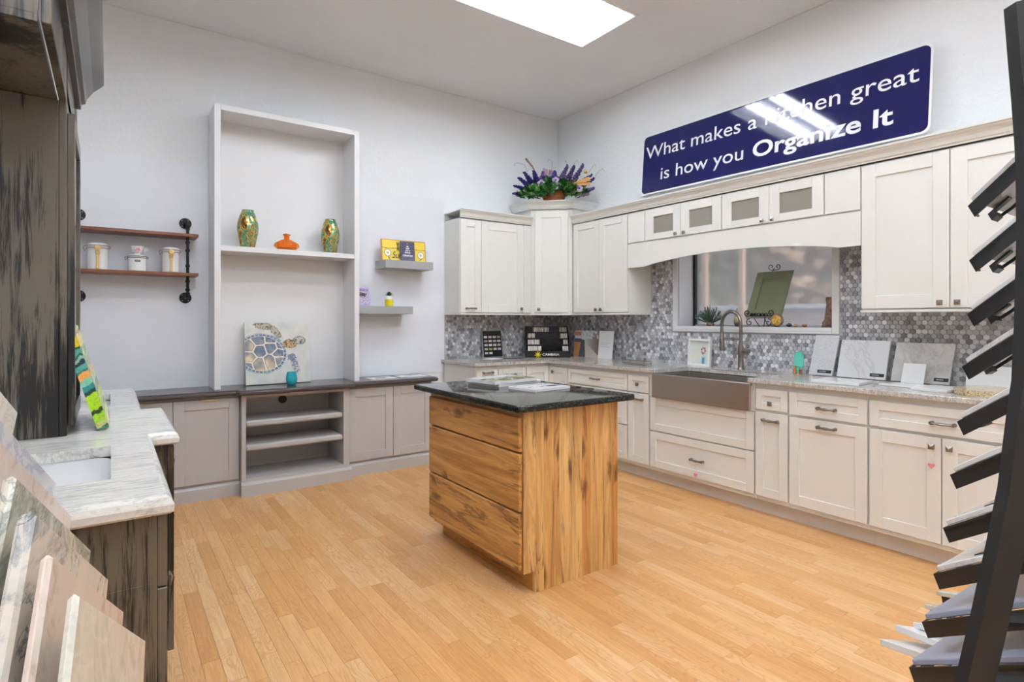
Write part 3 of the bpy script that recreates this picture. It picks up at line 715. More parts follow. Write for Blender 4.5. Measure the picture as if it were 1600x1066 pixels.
mb.prism(poly, 2, .896, .93); bmesh.ops.bevel(mb.bm, geom=[e for e in mb.bm.edges if abs(e.verts[0].co.z - e.verts[1].co.z) < 1e-4], offset=.008, segments=3, affect='EDGES', profile=.5)
mb.smooth = True; mb.done('granite_top', 'granite', r, sharp=50)

# ------------------------------------------------------------------ grey bench run on the back wall
GY, GM = 4.70, 4.62
def grey_door(root, x0, x1, hx, L, y=-.02):
    d = shaker(x0, x1, .125, .738, y, rail=.07).done('door', 'grey', root)
    mb = MB(); mb.box(hx - L / 2, hx + L / 2, y - .016, y, .7385, .742, .001); mb.box(hx - L / 2, hx + L / 2, y - .016, y - .013, .728, .7385, .001); mb.done('handle', 'brass', d)
def plinth(root, W, y, x0=0):
    mb = MB(); P = [(y - .022, 0), (y - .022, .088), (y - .014, .098), (y - .006, .104), (y + .02, .104), (y + .02, 0)]
    mb.prism(P, 0, x0, W); mb.done('plinth', 'grey', root)
gl_ = 'grey base cabinets under the dark worktop'
r = T('base_cabinet', 'grey base cabinet with shaker doors left of the open shelves, behind the vanity', 'cabinet', (-.10, 4.72, 0), 0, gl_)
MB().box(0, .905, .002, .335, .1, .757, .001).done('carcass', 'grey', r); plinth(r, .905, 0)
grey_door(r, .005, .465, .25, .1); grey_door(r, .470, .899, .70, .11)
r = T('base_cabinet', 'grey two-door base cabinet right of the open shelves', 'cabinet', (1.63, 4.72, 0), 0, gl_)
MB().box(0, .80, .002, .335, .1, .757, .001).done('carcass', 'grey', r); plinth(r, .80, 0)
grey_door(r, .004, .412, .205, .1); grey_door(r, .416, .794, .625, .1)
r = T('open_shelf_cabinet', 'grey open media cabinet with two thick shelves below the bookcase', 'cabinet', (.806, 4.635, 0), 0)
W = .822; D = .41
mb = MB(); mb.box(0, .03, 0, D, .1, .757, .001); mb.box(W - .05, W, 0, D, .1, .757, .001); mb.box(.03, W - .05, 0, D, .735, .757); mb.box(.03, W - .05, 0, D, .1, .13); mb.done('carcass', 'grey', r)
bp = MB(); bp.box(.03, W - .05, D - .012, D, .13, .735); bp = bp.done('back_panel', 'grey', r)
mb = MB(); mb.lathe([(.034, -.004), (.034, .001), (.028, .001)], (.385, D - .013, .655), 20, 'y'); mb.lathe([(.0001, 0), (.029, 0)], (.385, D - .0135, .655), 20, 'y'); mb.done('cable_grommet', 'black', bp)
for z in (.332, .515):
    mb = MB(); mb.box(.031, W - .051, .012, D - .014, z, z + .045, .012); mb.done('shelf', 'grey', r)
P = [(-.03, 0), (-.03, .088), (-.022, .098), (-.010, .106), (.02, .106), (.02, 0)]
mb = MB(); mb.prism(P, 0, -.006, W + .012); mb.done('plinth', 'grey', r)
# dark worktop, stepped forward over the open unit, with a rolled edge
out = [(-.2, 4.672), (.785, 4.672), (.80, 4.595), (1.64, 4.595), (1.655, 4.672), (2.445, 4.672), (2.445, Y1 - .002)]
mb = MB(); mb.prism([(-.2, Y1 - .007)] + out[:-1] + [(2.445, Y1 - .007)], 2, .76, .80)
EP = [(-.001, 0), (.010, .002), (.018, .010), (.020, .022), (.016, .034), (.008, .040), (-.001, .04)]
mb.sweep(EP, [(x, y, .76) for x, y in out[:-1]] + [(2.445, Y1 - .007, .76)]); mb.smooth = True
tag(mb.done('worktop', 'worktop', sharp=50), 'dark brown-grey worktop with a rolled edge over the grey cabinets', 'worktop')
# tall white bookcase frame standing on the worktop
r = T('bookcase', 'tall open white bookcase frame standing on the dark worktop', 'bookcase', (.639, 4.75, .80))
W = 1.115; Ht = 2.15; D = .30
mb = MB(); mb.box(0, .043, 0, D, 0, Ht, .0015); mb.done('side', 'tower', r); mb = MB(); mb.box(W - .043, W, 0, D, 0, Ht, .0015); mb.done('side', 'tower', r)
mb = MB(); mb.box(.043, W - .043, 0, D, Ht - .043, Ht, .0015); mb.done('top', 'tower', r)
mb = MB(); mb.box(.043, W - .043, .004, D - .004, 1.048, 1.088, .0015); mb.done('shelf', 'tower', r)
mb = MB(); mb.box(.043, W - .043, D - .006, D, 0, Ht - .043); mb.done('back_panel', 'tower', r)

# ------------------------------------------------------------------ dark vanity against the left wall
r = T('vanity', 'black-brushed brown double vanity with a stepped middle', 'vanity', (X0 + .005, 1.55, 0))
# local x = X - X0, y = Y - 1.55
VX = .555; BX = .635; L = 2.42
mb = MB()
for x, a, b in ((VX, 0, .84), (BX, .84, 1.47), (VX, 1.47, L)): mb.box(0, x, a, b, .1, .72, .001); mb.box(x - .02, x, a, b, .72, .893); mb.box(0, x - .02, a, a + .02, .72, .893); mb.box(0, x - .02, b - .02, b, .72, .893)
mb.done('carcass', 'brushed', r)
mb = MB(); mb.box(0, VX - .07, 0.0, L, 0, .1); mb.done('toe_kick', 'brushed', r)
def vfront(kind, x, y0, y1, z0, z1, hz):
    q = shaker(y0, y1, z0, z1, -.02, rail=.05); m4 = Matrix.Translation((x, 0, 0)) @ Matrix.Rotation(PI / 2, 4, 'Z')
    bmesh.ops.transform(q.bm, matrix=m4, verts=q.bm.verts[:]); d = q.done(kind, 'brushed', r)
    k = square_knob(d, (y0 + y1) / 2, hz, -.02); k.data.transform(m4)
for a, b in ((.01, .42), (.424, .835)):
    vfront('door', VX + .001, a, b, .13, .70, .64)
vfront('drawer', VX + .001, .01, .835, .705, .87, .79)
for z0, z1 in ((.13, .41), (.415, .63), (.635, .87)): vfront('drawer', BX + .001, .845, 1.465, z0, z1, (z0 + z1) / 2)
for a, b in ((1.475, 1.94), (1.945, L - .01)): vfront('door', VX + .001, a, b, .13, .70, .64)
vfront('drawer', VX + .001, 1.475, L - .01, .705, .87, .79)
# marble top with two cut-outs
CX = X0 + .003; VT = .927; z0 = .895
S1 = (1.755, 2.21, -.40, .003); S2 = (3.29, 3.74, -.40, .003); e = .102
mb = MB()
for a, b in ((1.535, S1[0]), (S1[1], 2.375), (3.035, S2[0]), (S2[1], 4.0)): mb.box(CX, e, a, b, z0, VT)
mb.box(CX, .185, 2.375, 3.035, z0, VT)
for q in (S1, S2): mb.box(CX, q[2], q[0], q[1], z0, VT); mb.box(q[3], e, q[0], q[1], z0, VT)
EP2 = [(-.001, 0), (.014, .001), (.018, .006), (.018, .016), (.010, .026), (-.001, .032)]
EP2 = [(-.001, -.012), (.012, -.012), (.019, -.006), (.020, .010), (.014, .024), (.006, .031), (-.001, .032)]
mb.sweep(EP2, [(CX, 1.535, z0), (e, 1.535, z0), (e, 2.375, z0), (.185, 2.375, z0), (.185, 3.035, z0), (e, 3.035, z0), (e, 4.0, z0), (CX, 4.0, z0)])
o = mb.done('countertop', 'vanitystone'); tag(o, 'grey-veined white marble vanity top with two sink cut-outs', 'countertop')
for q, lab in ((S1, 'white rectangular undermount basin at the near end of the vanity'), (S2, 'white rectangular undermount basin at the far end of the vanity')):
    r2 = T('basin', lab, 'sink', ((q[2] + q[3]) / 2, (q[0] + q[1]) / 2, .76), 0, 'undermount basins in the marble vanity'); a, b = (q[3] - q[2]) / 2 + .006, (q[1] - q[0]) / 2 + .006
    mb = MB(); rings = [(1.0, .134), (1.0, .12), (.97, .09), (.93, .045), (.84, .018), (.6, .008), (.1, .004)]
    P = []; n = 32
    for k, z in rings:
        for i in range(n):
            t = 2 * PI * i / n; c, s = math.cos(t), math.sin(t); pw = .28
            P.append((a * k * (abs(c) ** pw) * (1 if c > 0 else -1), b * k * (abs(s) ** pw) * (1 if s > 0 else -1), z))
    F = [[j * n + i, j * n + (i + 1) % n, (j + 1) * n + (i + 1) % n, (j + 1) * n + i] for j in range(len(rings) - 1) for i in range(n)] + [[(len(rings) - 1) * n + i for i in range(n)]]
    mb._add(P, F); mb.smooth = True; mb.done('bowl', 'porcelain', r2, sharp=80)
    mb = MB(); mb.lathe([(.022, .0052), (.022, .0075), (.012, .007)], (0, 0, 0), 16); mb.done('drain', 'chrome', r2)
# tall cabinet standing on the vanity, with the bridge above the near basin
r = T('linen_tower', 'black-brushed tower cabinet with crown molding standing on the marble vanity top', 'cabinet', (X0 + .005, 2.48, VT + .001))
TW = .345; zt = 2.08 - VT     # local x to front, y away
mb = MB(); mb.box(0, TW - .022, 0.0, .56, 0, zt - .001, .0015); mb.done('carcass', 'brushed', r)
mb = MB(); mb.box(TW - .022, TW, 0.0, .05, 0, 1.55, .002); mb.box(TW - .022, TW, .51, .56, 0, 1.55, .002); mb.box(TW - .022, TW, .05, .51, 0, .04, .002); mb.box(TW - .022, TW, .05, .51, 1.1, 1.20, .002); mb.done('face_frame', 'brushed', r)
mb = MB(); m4 = Matrix.Translation((TW, 0, 0)) @ Matrix.Rotation(PI / 2, 4, 'Z'); q = shaker(.03, .53, .03, 1.12, -.02, rail=.06); bmesh.ops.transform(q.bm, matrix=m4, verts=q.bm.verts[:]); d = q.done('door', 'brushed', r)
MB().box(TW + .010, TW + .013, .092, .468, .092, 1.058).done('mirror', 'mirror', d); mb.bm.free()
zb_ = zt
mb = MB(); mb.box(0, TW - .028, -.62, .56, zb_, zb_ + .02, .001); mb.box(0, TW - .028, -.62, -.60, zb_ + .02, zb_ + .4); mb.done('bridge_board', 'brushed', r)
mb = MB(); mb.box(TW - .022, TW, -.62, 0, zb_ + .0, zb_ + .4, .002); mb.box(TW - .022, TW, 0, .60, zb_ + .0, zb_ + .4, .002); mb.done('frieze', 'brushed', r)
P = [(.60, zb_ + .30), (.60, zb_ + .12), (.64, zb_ + .10), (.70, zb_ + .06), (.74, zb_ + .015), (.76, zb_ + .015), (.76, zb_ + .30)]
P = [(.56, zb_ + .25), (.60, zb_ + .18), (.66, zb_ + .10), (.74, zb_ + .03), (.80, zb_ + .0), (.80, zb_ + .06), (.74, zb_ + .25)]
mb = MB(); mb.prism(P, 0, TW - .018, TW); mb.done('arched_bracket', 'brushed', r)
C2 = [(0, 0), (.018, 0), (.022, .022), (.034, .028), (.040, .05), (.062, .085), (.092, .115), (.100, .125), (.100, .15), (0, .15)]
mb = MB(); mb.sweep(C2, [(0, -.60, zb_ + .16), (TW, -.60, zb_ + .16), (TW, .62, zb_ + .16)]); mb.done('crown', 'darkcrown', r)
# ------------------------------------------------------------------ ceiling lamps
LL = ['recessed fluorescent ceiling light above the island and back wall', 'recessed fluorescent ceiling light over the black sample tower', 'unseen fill light added in the ceiling above the marble vanity', 'unseen fill light added in the ceiling nearest the camera', 'recessed fluorescent ceiling light at the rear right', 'unseen fill light added in the ceiling at the rear middle', 'unseen fill light added in the ceiling of the left bay, front', 'unseen fill light added in the ceiling of the left bay, rear']  # the vanity light is an unseen addition that brightens the left wall
for i, (lx, a) in enumerate(LAMPS):
    r = T('ceiling_light', LL[i], 'light', (lx, a, H), 0, 'recessed fluorescent ceiling lights'); W, D = LW, LD
    mb = MB(); t = .018
    mb.box(-t, W + t, -t, .004, -.006, -.0005, .001); mb.box(-t, W + t, D - .004, D + t, -.006, -.0005, .001); mb.box(-t, .004, .004, D - .004, -.006, -.0005, .001); mb.box(W - .004, W + t, .004, D - .004, -.006, -.0005, .001); mb.done('frame', 'reflector', r)
    mb = MB()   # sloping reflector with a raised centre ridge
    for P in ([(0, 0), (.07, .085), (.07, .09), (0, .006)], [(D, 0), (D - .07, .085), (D - .07, .09), (D, .006)], [(.07, .085), (D / 2 - .05, .095), (D / 2, .06), (D / 2 + .05, .095), (D - .07, .085), (D - .07, .1), (.07, .1)]):
        mb.prism(P, 0, .004, W - .004)
    mb.box(.004, .012, 0, D, 0, .1); mb.box(W - .012, W - .004, 0, D, 0, .1); mb.done('reflector', 'reflector', r)
    for y in (.13, .205, D - .205, D - .13):
        mb = MB(); mb.tube([(.03, y, .055), (W - .03, y, .055)], .0135, 10); tb = mb.done('tube', 'tube', r)
        mb = MB(); mb.box(.013, .03, y - .012, y + .012, .035, .08, .002); mb.box(W - .03, W - .013, y - .012, y + .012, .035, .08, .002); mb.done('lamp_holder', 'lens', tb)

# ------------------------------------------------------------------ blue sign
TL = math.radians(3.7); ct, st = math.cos(TL), math.sin(TL)
SX = X1 - .045; r = T('wall_sign', 'long blue sign about organizing a kitchen, leaning on the wall above the cabinets', 'sign', (SX, 3.755, 2.515), RE - .02)
# local x = 3.755 - Y, y = X - SX ; up leans back to the wall
SWd, SHt = 2.387, .575; rot = math.radians(.75); X_ = Vector((math.cos(rot), 0, -math.sin(rot))); Z_ = Vector((math.sin(rot) * 1, st, ct)).normalized(); Z_ = (Z_ - X_ * Z_.dot(X_)).normalized(); N_ = X_.cross(Z_)
def sgn(u, v, n=0): return X_ * u + Z_ * v + N_ * n
def rrect(w, h, rad, n=6):
    P = []
    for cx, cy, a0 in ((w - rad, rad, -90), (w - rad, h - rad, 0), (rad, h - rad, 90), (rad, rad, 180)):
        for i in range(n + 1): a = math.radians(a0 + 90 * i / n); P.append((cx + rad * math.cos(a), cy + rad * math.sin(a)))
    return P
def plate(poly, n0, n1, du=0, dv=0):
    mb = MB(); P = [sgn(a + du, b + dv, n0) for a, b in poly] + [sgn(a + du, b + dv, n1) for a, b in poly]; k = len(poly)
    mb._add(P, [list(range(k))[::-1], list(range(k, 2 * k))] + [[i, (i + 1) % k, k + (i + 1) % k, k + i] for i in range(k)]); return mb
plate(rrect(SWd, SHt, .05), -.004, .0).done('panel', 'white', r)
plate(rrect(SWd - .028, SHt - .028, .042), .0, .0008, .014, .014).done('blue_face', 'signblue', r)
K = .135
text('lettering', 'What makes a kitchen great', K, 'white', r, sgn(.045, .345, .0009), X_, Z_, width=2.27, height=.168, depth=.0004, bold=.0003)
text('lettering', 'is how you', K, 'white', r, sgn(.24, .118, .0009), X_, Z_, width=.855, height=.165, depth=.0004, bold=.0003)
text('lettering', 'Organize It', K, 'white', r, sgn(1.178, .112, .0009), X_, Z_, width=1.0, height=.172, depth=.0004, bold=.0030)

# ------------------------------------------------------------------ bookcase contents
SZ = .80 + 1.0885
def lathe_thing(name, label, cat, loc, prof, mat, part='body', group=None, seg=28, squash=1, ret=False):
    r = T(name, label, cat, loc, 0, group); mb = MB(); mb.lathe(prof, seg=seg, squash=squash); mb.done(part, mat, r, sharp=60); return r
VP = [(.0, .002), (.045, 0), (.052, .006), (.062, .06), (.075, .12), (.079, .165), (.074, .21), (.058, .262), (.046, .288), (.042, .298), (.044, .304), (.039, .304), (.036, .29), (.045, .25), (.045, .1), (0, .08)]
lathe_thing('vase', 'tall green and gold foil vase at the left of the bookcase shelf', 'vase', (.893, 4.88, SZ), VP, 'vase')
lathe_thing('vase', 'green and gold foil vase at the right of the bookcase shelf', 'vase', (1.545, 4.88, SZ), [(a * .98, b * .975) for a, b in VP], 'vase')
r = T('bottle', 'squat orange glass bottle between the two vases', 'bottle', (1.183, 4.86, SZ))
mb = MB(); mb.lathe([(0, .003), (.05, 0), (.07, .008), (.098, .035), (.10, .045), (.09, .062), (.05, .085), (.024, .094), (.021, .10), (.021, .122), (.030, .128), (.030, .136), (.018, .136), (.016, .10), (.03, .088), (.07, .06), (.07, .03), (0, .012)], seg=28, squash=.6); mb.done('body', 'orange', r, sharp=60)
mb = MB(); mb.lathe([(.0, .123), (.0155, .123), (.0155, .14), (0, .143)], seg=14); mb.done('stopper', 'amber', r)
# turtle canvas
r = T('canvas_painting', 'square canvas of a blue and tan sea turtle leaning in the bookcase', 'painting', (.883, 4.895, .8055))
TB, TT, TR = rgb('#d9d7cf'), rgb('#44506f'), rgb('#e2cda6')
SCU = [(.20, .29), (.395, .275), (.55, .36), (.06, .385), (.21, .45), (.39, .40), (.52, .52), (.05, .56), (.19, .68), (.37, .64), (.52, .62), (.02, .72)]
def turtle(u, v):
    N = mn.noise(Vector((u * 9, v * 9, .3))); N2 = mn.noise(Vector((u * 40, v * 40, 2.3)))
    c = mixc(TB, rgb('#c5c8c6'), .35 + N * .9)
    def blob(cx, cy, rx, ry, ang=0):
        ca, sa = math.cos(ang), math.sin(ang); dx, dy = u - cx, v - cy; a = (dx * ca + dy * sa) / rx; b = (-dx * sa + dy * ca) / ry; return math.sqrt(a * a + b * b)
    # upper flipper
    for cx, cy, rx, ry, an in ((.30, .06, .17, .055, .18), (.47, .155, .13, .055, .9)):
        d = blob(cx, cy, rx, ry, an) + N2 * .35
        if d < 1: c = mixc(rgb('#d9c7b0'), rgb('#5a5f55'), .25 + max(0, N2 * 2.2) + .35 * (d > .75))
    # lower flipper
    for cx, cy, rx, ry, an in ((.71, .58, .075, .06, 0), (.76, .73, .14, .06, 1.25)):
        d = blob(cx, cy, rx, ry, an) + N2 * .5
        if d < 1: c = mixc(c, rgb('#55617d'), .75 if N2 > -.1 - (.4 if cy < .6 else 0) else .15)
    # neck and head
    d = blob(.69, .355, .115, .075, .05) + N2 * .2
    if d < 1: c = mixc(rgb('#c79d66'), rgb('#4c463c'), max(0, N2 * 2.4) + .5 * (d > .82))
    d = blob(.845, .30, .10, .068, .05) + N2 * .12
    if d < 1: c = mixc(rgb('#d7cfb4'), rgb('#3f4654'), .25 + max(-.1, N2 * 2.6) + .5 * (d > .85))
    # shell
    d = blob(.25, .505, .375, .315, .12)
    if d < 1:
        ds = sorted(math.hypot(u - a, (v - b) * 1.05) for a, b in SCU); e = ds[1] - ds[0]
        if d > .885:
            a = math.atan2(v - .505, u - .25); k = (a * 5.2) % 1
            c = rgb('#e6dfd2') if (k < .14 or d < .905) else mixc(rgb('#59658c'), rgb('#8fa5a5'), .3 + N)
        elif e < .022: c = rgb('#e8dccb')
        else:
            i = min(range(len(SCU)), key=lambda q: math.hypot(u - SCU[q][0], (v - SCU[q][1]) * 1.05))
            t = (v - SCU[i][1]) * 3.5 + (.75 if SCU[i][1] > .55 else .05 if i != 3 else .5) + N * .8
            c = mixc(TT, TR, t); c = mixc(c, rgb('#93a6b8'), .35 + N2 * .4 if t < .4 else .0); 
            if e < .04: c = mixc(c, rgb('#33384a'), .35)
    elif d < 1.06 and u < .55: c = mixc(c, rgb('#8ea39e'), .55 + N)
    return c
S = .505; lean = .085; zd = Vector((0, lean, S)).normalized(); nn = Vector((0, -zd.z, zd.y))
mb = MB(); mb.slab((0, 0, 0), (.505, 0, 0), zd * S, -nn, .03, .002); cv = mb.done('canvas', 'canvasedge', r)
paint('print', Vector((.002, 0, .001)) + nn * .0006, (1, 0, 0), zd, .501, S - .003, 170, 170, turtle, r)
r = T('tumbler', 'small teal glass tumbler in front of the turtle painting', 'glass', (1.198, 4.77, .801))
mb = MB(); mb.lathe([(0, .004), (.026, 0), (.034, .006), (.043, .035), (.044, .055), (.038, .085), (.034, .105), (.031, .105), (.034, .085), (.039, .055), (.038, .035), (.028, .01), (0, .008)], seg=24); mb.done('glass', 'teal', r, sharp=60)
# papers on the dark worktop
def sheet(name, label, cat, loc, rz, W, D, t, mat='paper', marks=None, group=None):
    r = T(name, label, cat, loc, rz, group); MB().box(-W / 2, W / 2, -D / 2, D / 2, 0, t, .0003).done('page', mat, r)
    if marks:
        for (a, b, c, d, m) in marks: MB().box(a, b, c, d, t, t + .0003).done('printed_mark', m, r)
    return r
sheet('paper_sheet', 'white printed sheet on the dark worktop, left of two', 'paper', (2.0, 4.86, .8005), .05, .24, .19, .0015, marks=[(-.06, .04, -.02, .02, 'ink'), (-.08, .06, -.06, -.052, 'floatgrey')])
sheet('paper_sheet', 'white printed sheet on the dark worktop, right of two', 'paper', (2.30, 4.88, .8005), -.06, .26, .20, .0015, marks=[(-.04, .03, .03, .06, 'floatgrey'), (-.09, .07, -.04, -.034, 'floatgrey')])

# floating shelves
def fshelf(label, x0, x1, z0, z1):
    r = T('floating_shelf', label, 'shelf', (x0, Y1 - .0065, z0), 0, 'grey floating shelves right of the bookcase'); mb = MB(); mb.box(0, x1 - x0, -.235, 0, 0, z1 - z0, .0015); mb.done('board', 'floatgrey', r)
    return r
fshelf('grey floating shelf, upper one with the yellow sign', 2.02, 2.50, 1.795, 1.868)
fshelf('grey floating shelf, lower one with the yellow pot', 1.757, 2.29, 1.378, 1.448)
r = T('framed_sign', 'yellow framed sign with daisies and dark script on the upper grey shelf', 'sign', (2.035, 4.93, 1.8685))
zd = Vector((0, .12, 1)).normalized(); nn = Vector((0, -1, .12)).normalized(); Wd, Hh = .445, .205
mb = MB(); mb.slab((0, 0, 0), (Wd, 0, 0), zd * Hh, -nn, .018, .002); mb.done('backing', 'straw', r)
def ysign(u, v):
    c = rgb('#ecd04a')
    if u < .02 or u > .98 or v < .035 or v > .96: return rgb('#c58a4a')
    for cx, cy in ((.13, .62), (.88, .66)):
        d = math.hypot((u - cx) * 2.2, v - cy)
        if d < .05: return rgb('#d8a92a')
        if d < .15: return rgb('#eeeeea')
        if d < .17: return rgb('#5c5224')
    y = .38 + .04 * math.sin(u * 9)
    if abs(v - y) < .012 and not .4 < u < .72: return rgb('#5c5224')
    for x0, y0, x1, y1, k in ((.34, .12, .38, .5, .012), (.38, .12, .34, .5, .012), (.14, .78, .18, 1, .01), (.85, .9, .93, .75, .01)):
        t = max(0, min(1, ((u - x0) * (x1 - x0) + (v - y0) * (y1 - y0)) / ((x1 - x0) ** 2 + (y1 - y0) ** 2)))
        if math.hypot(u - x0 - t * (x1 - x0), v - y0 - t * (y1 - y0)) < k: return rgb('#5c5224')
    return c
paint('print', Vector((0, 0, 0)) + nn * .0005, (1, 0, 0), zd, Wd, Hh, 130, 60, ysign, r)
text('lettering', 'Sun', .08, 'ink', r, Vector((.10, 0, .03)) + nn * .001, (1, 0, 0), zd, width=.10, height=.09, depth=.0003, shear=.3)
r = T('greeting_card', 'dark card with a white lettered Christmas tree, in front of the yellow sign', 'card', (2.205, 4.897, 1.8685))
mb = MB(); mb.slab((0, 0, 0), (.145, 0, 0), zd * .19, -nn, .006, .0008); mb.done('card', 'ink', r)
def xm(u, v):
    n_ = mn.noise(Vector((u * 30, v * 30, 5))); return mixc(rgb('#3a3350'), rgb('#8c86a0'), max(0, n_ * 1.6) + (.25 if v > .7 else 0))
paint('print', nn * .0005, (1, 0, 0), zd, .145, .19, 50, 60, xm, r)
for txt, wd, y in (('*', .012, .158), ('we', .022, .138), ('wish', .034, .118), ('you a', .05, .098), ('merry', .06, .078), ('Christmas', .10, .05)):
    text('lettering', txt, .02, 'white', r, Vector((.0725 - wd / 2, 0, 0)) + zd * y + nn * .0009, (1, 0, 0), zd, width=wd, height=.024, depth=.0002, shear=.2, bold=.0006)
r = T('picture_frame', 'small lavender-framed print on the lower grey shelf beside the bookcase', 'picture', (1.80, 4.93, 1.4485))
mb = MB(); mb.slab((0, 0, 0), (.12, 0, 0), zd * .165, -nn, .012, .002); mb.done('frame', 'lavframe', r)
paint('print', Vector((.014, 0, .014)) + nn * .0006, (1, 0, 0), zd, .092, .137, 40, 50, lambda u, v: mixc(rgb('#d8cfe0'), rgb('#7c6e96'), .3 + mn.noise(Vector((u * 14, v * 14, 1))) + .5 * (v < .12)), r)
text('lettering', 'Stay', .03, 'ink', r, Vector((.022, 0, .095)) + nn * .001, (1, 0, 0), zd, width=.072, height=.045, depth=.0002, shear=.3, bold=.0006)
r = T('potted_succulent', 'green succulent in a yellow and white pot on the lower grey shelf', 'plant', (2.085, 4.89, 1.4485))
mb = MB(); mb.lathe([(0, .002), (.034, 0), (.037, .004), (.037, .062)], seg=20); mb.done('pot_base', 'yellow', r)
mb = MB(); mb.lathe([(.037, .0622), (.037, .095), (.033, .095), (.032, .08), (0, .08)], seg=20); mb.done('pot_rim', 'paper', r)
mb = MB()
for k in range(26):
    a = k * 2.4; t = k / 26; el = .25 + 1.1 * t; mb.leaf((0, 0, .088 + t * .012), (math.cos(a) * math.cos(el), math.sin(a) * math.cos(el), math.sin(el)), .052 - .016 * t, .022)
mb.done('leaves', 'leaf', r)

# pipe shelf ---------------------------------------------------------
r = T('pipe_shelf', 'black iron pipe wall shelf with two walnut boards left of the bookcase', 'shelf', (-.20, Y1 - .0065, 1.45))
for x in (.02, .678):
    mb = MB()
    mb.tube([(x, -.165, .595), (x, -.165, .07)], .0105, 10)
    for z in (.56, .455, .395, .28, .165, .10): mb.tube([(x, -.165, z - .009), (x, -.165, z + .009)], .0155, 10)
    p = mb.done('pipe', 'iron', r)
    for z, s in ((.62, 1), (.045, -1)):
        mb = MB(); mb.tube([(x, -.165, z - s * .03), (x, -.163, z - s * .010), (x, -.150, z), (x, -.004, z)], .0125, 10); mb.tube([(x, -.165, z - s * .035), (x, -.165, z - s * .018)], .0165, 10)
        mb.lathe([(0, -.012), (.022, -.012), (.024, -.007), (.042, -.006), (.042, -.0005)], (x, 0, z), 22, 'y'); f = mb.done('flange', 'iron', p)
        mb = MB()
        for k in range(4): a = PI / 4 + k * PI / 2; mb.lathe([(0, -.0085), (.0045, -.0085), (.0045, -.006)], (x + .031 * math.cos(a), 0, z + .031 * math.sin(a)), 8, 'y')
        mb.done('screw', 'nickel', p)
for z in (.495, .203):
    mb = MB(); mb.box(-.03, .745, -.215, -.002, z, z + .022, .002); mb.done('board', 'walnut', r)
SHZ = 1.45 + .2252
def canister(x, label, H_, R_, spoon):
    r = T('canister', label, 'canister', (x, 4.905, SHZ), 0, 'white clamp-lid canisters on the pipe shelf')
    mb = MB(); mb.lathe([(0, .001), (R_ - .004, 0), (R_, .004), (R_, H_ * .83), (R_ * 1.02, H_ * .84), (R_ * 1.02, H_ * .86), (0, H_ * .86)], seg=28); mb.done('jar', 'porcelain', r)
    mb = MB(); mb.lathe([(R_ * 1.0, H_ * .865), (R_ * 1.05, H_ * .875), (R_ * 1.05, H_ * .93), (R_ * .96, H_ * .96), (R_ * .8, H_), (0, H_)], seg=28); mb.done('lid', 'porcelain', r)
    mb = MB(); ring = lambda rr, z: [(rr * math.cos(k * PI / 12), rr * math.sin(k * PI / 12), z) for k in range(25)]
    mb.tube(ring(R_ * 1.04, H_ * .80), .0022, 6); mb.tube(ring(R_ * 1.07, H_ * .90), .0022, 6)
    mb.tube([(-R_ * 1.04, 0, H_ * .9), (-R_ * 1.3, 0, H_ * .85), (-R_ * 1.22, 0, H_ * .68), (-R_ * 1.03, 0, H_ * .78)], .0025, 6); mb.tube([(R_ * 1.0, 0, H_ * .92), (R_ * 1.2, 0, H_ * .86), (R_ * 1.04, 0, H_ * .8)], .0025, 6); mb.done('clamp', 'nickel', r)
    if spoon:
        mb = MB(); y = -R_ * 1.08; mb.box(-.0085, .0085, y - .006, y, .004, H_ * .55, .003); mb.lathe([(0, -.008), (.012, -.008), (.016, -.003), (.016, 0), (0, .002)], (0, y, H_ * .62), 14, 'y')
        mb.ball((0, y - .004, H_ * .80), .021, 2, (1, .45, .9)); mb.done('spoon', 'lightwood', r)
        mb = MB(); mb.box(-.015, .015, y - .008, y + .003, H_ * .58, H_ * .645, .003); mb.done('spoon_clip', 'porcelain', r)
    else:
        mb = MB(); mb.box(-.018, .018, -R_ - .004, -R_ + .004, H_ * .55, H_ * .68, .003); mb.done('name_plate', 'nickel', r)
    return r
canister(-.067, 'tall white canister with wooden spoon at the left of the pipe shelf', .185, .062, True)
canister(.163, 'short white canister without a spoon, in the middle of the pipe shelf', .118, .058, False)
canister(.37, 'tall white canister with wooden spoon at the right of the pipe shelf', .185, .056, True)
r = T('teacup', 'white teacup with a pink flower on top of the short canister', 'cup', (.163, 4.905, SHZ + .1185))
mb = MB(); mb.lathe([(0, .002), (.018, 0), (.020, .006), (.017, .010), (.030, .022), (.040, .045), (.044, .062), (.041, .062), (.037, .045), (.028, .025), (0, .014)], seg=24); mb.done('bowl', 'porcelain', r)
mb = MB(); mb.tube([(.036, 0, .05), (.058, 0, .054), (.063, 0, .04), (.05, 0, .024), (.033, 0, .028)], .0035, 8); mb.done('handle', 'porcelain', r)
mb = MB()
for k in range(6): a = k * PI / 3; mb.ball((.011 * math.cos(a), -.0365 - .002, .036 + .011 * math.sin(a)), .007, 1, (1, .4, 1))
mb.done('painted_flower', 'pink', r)

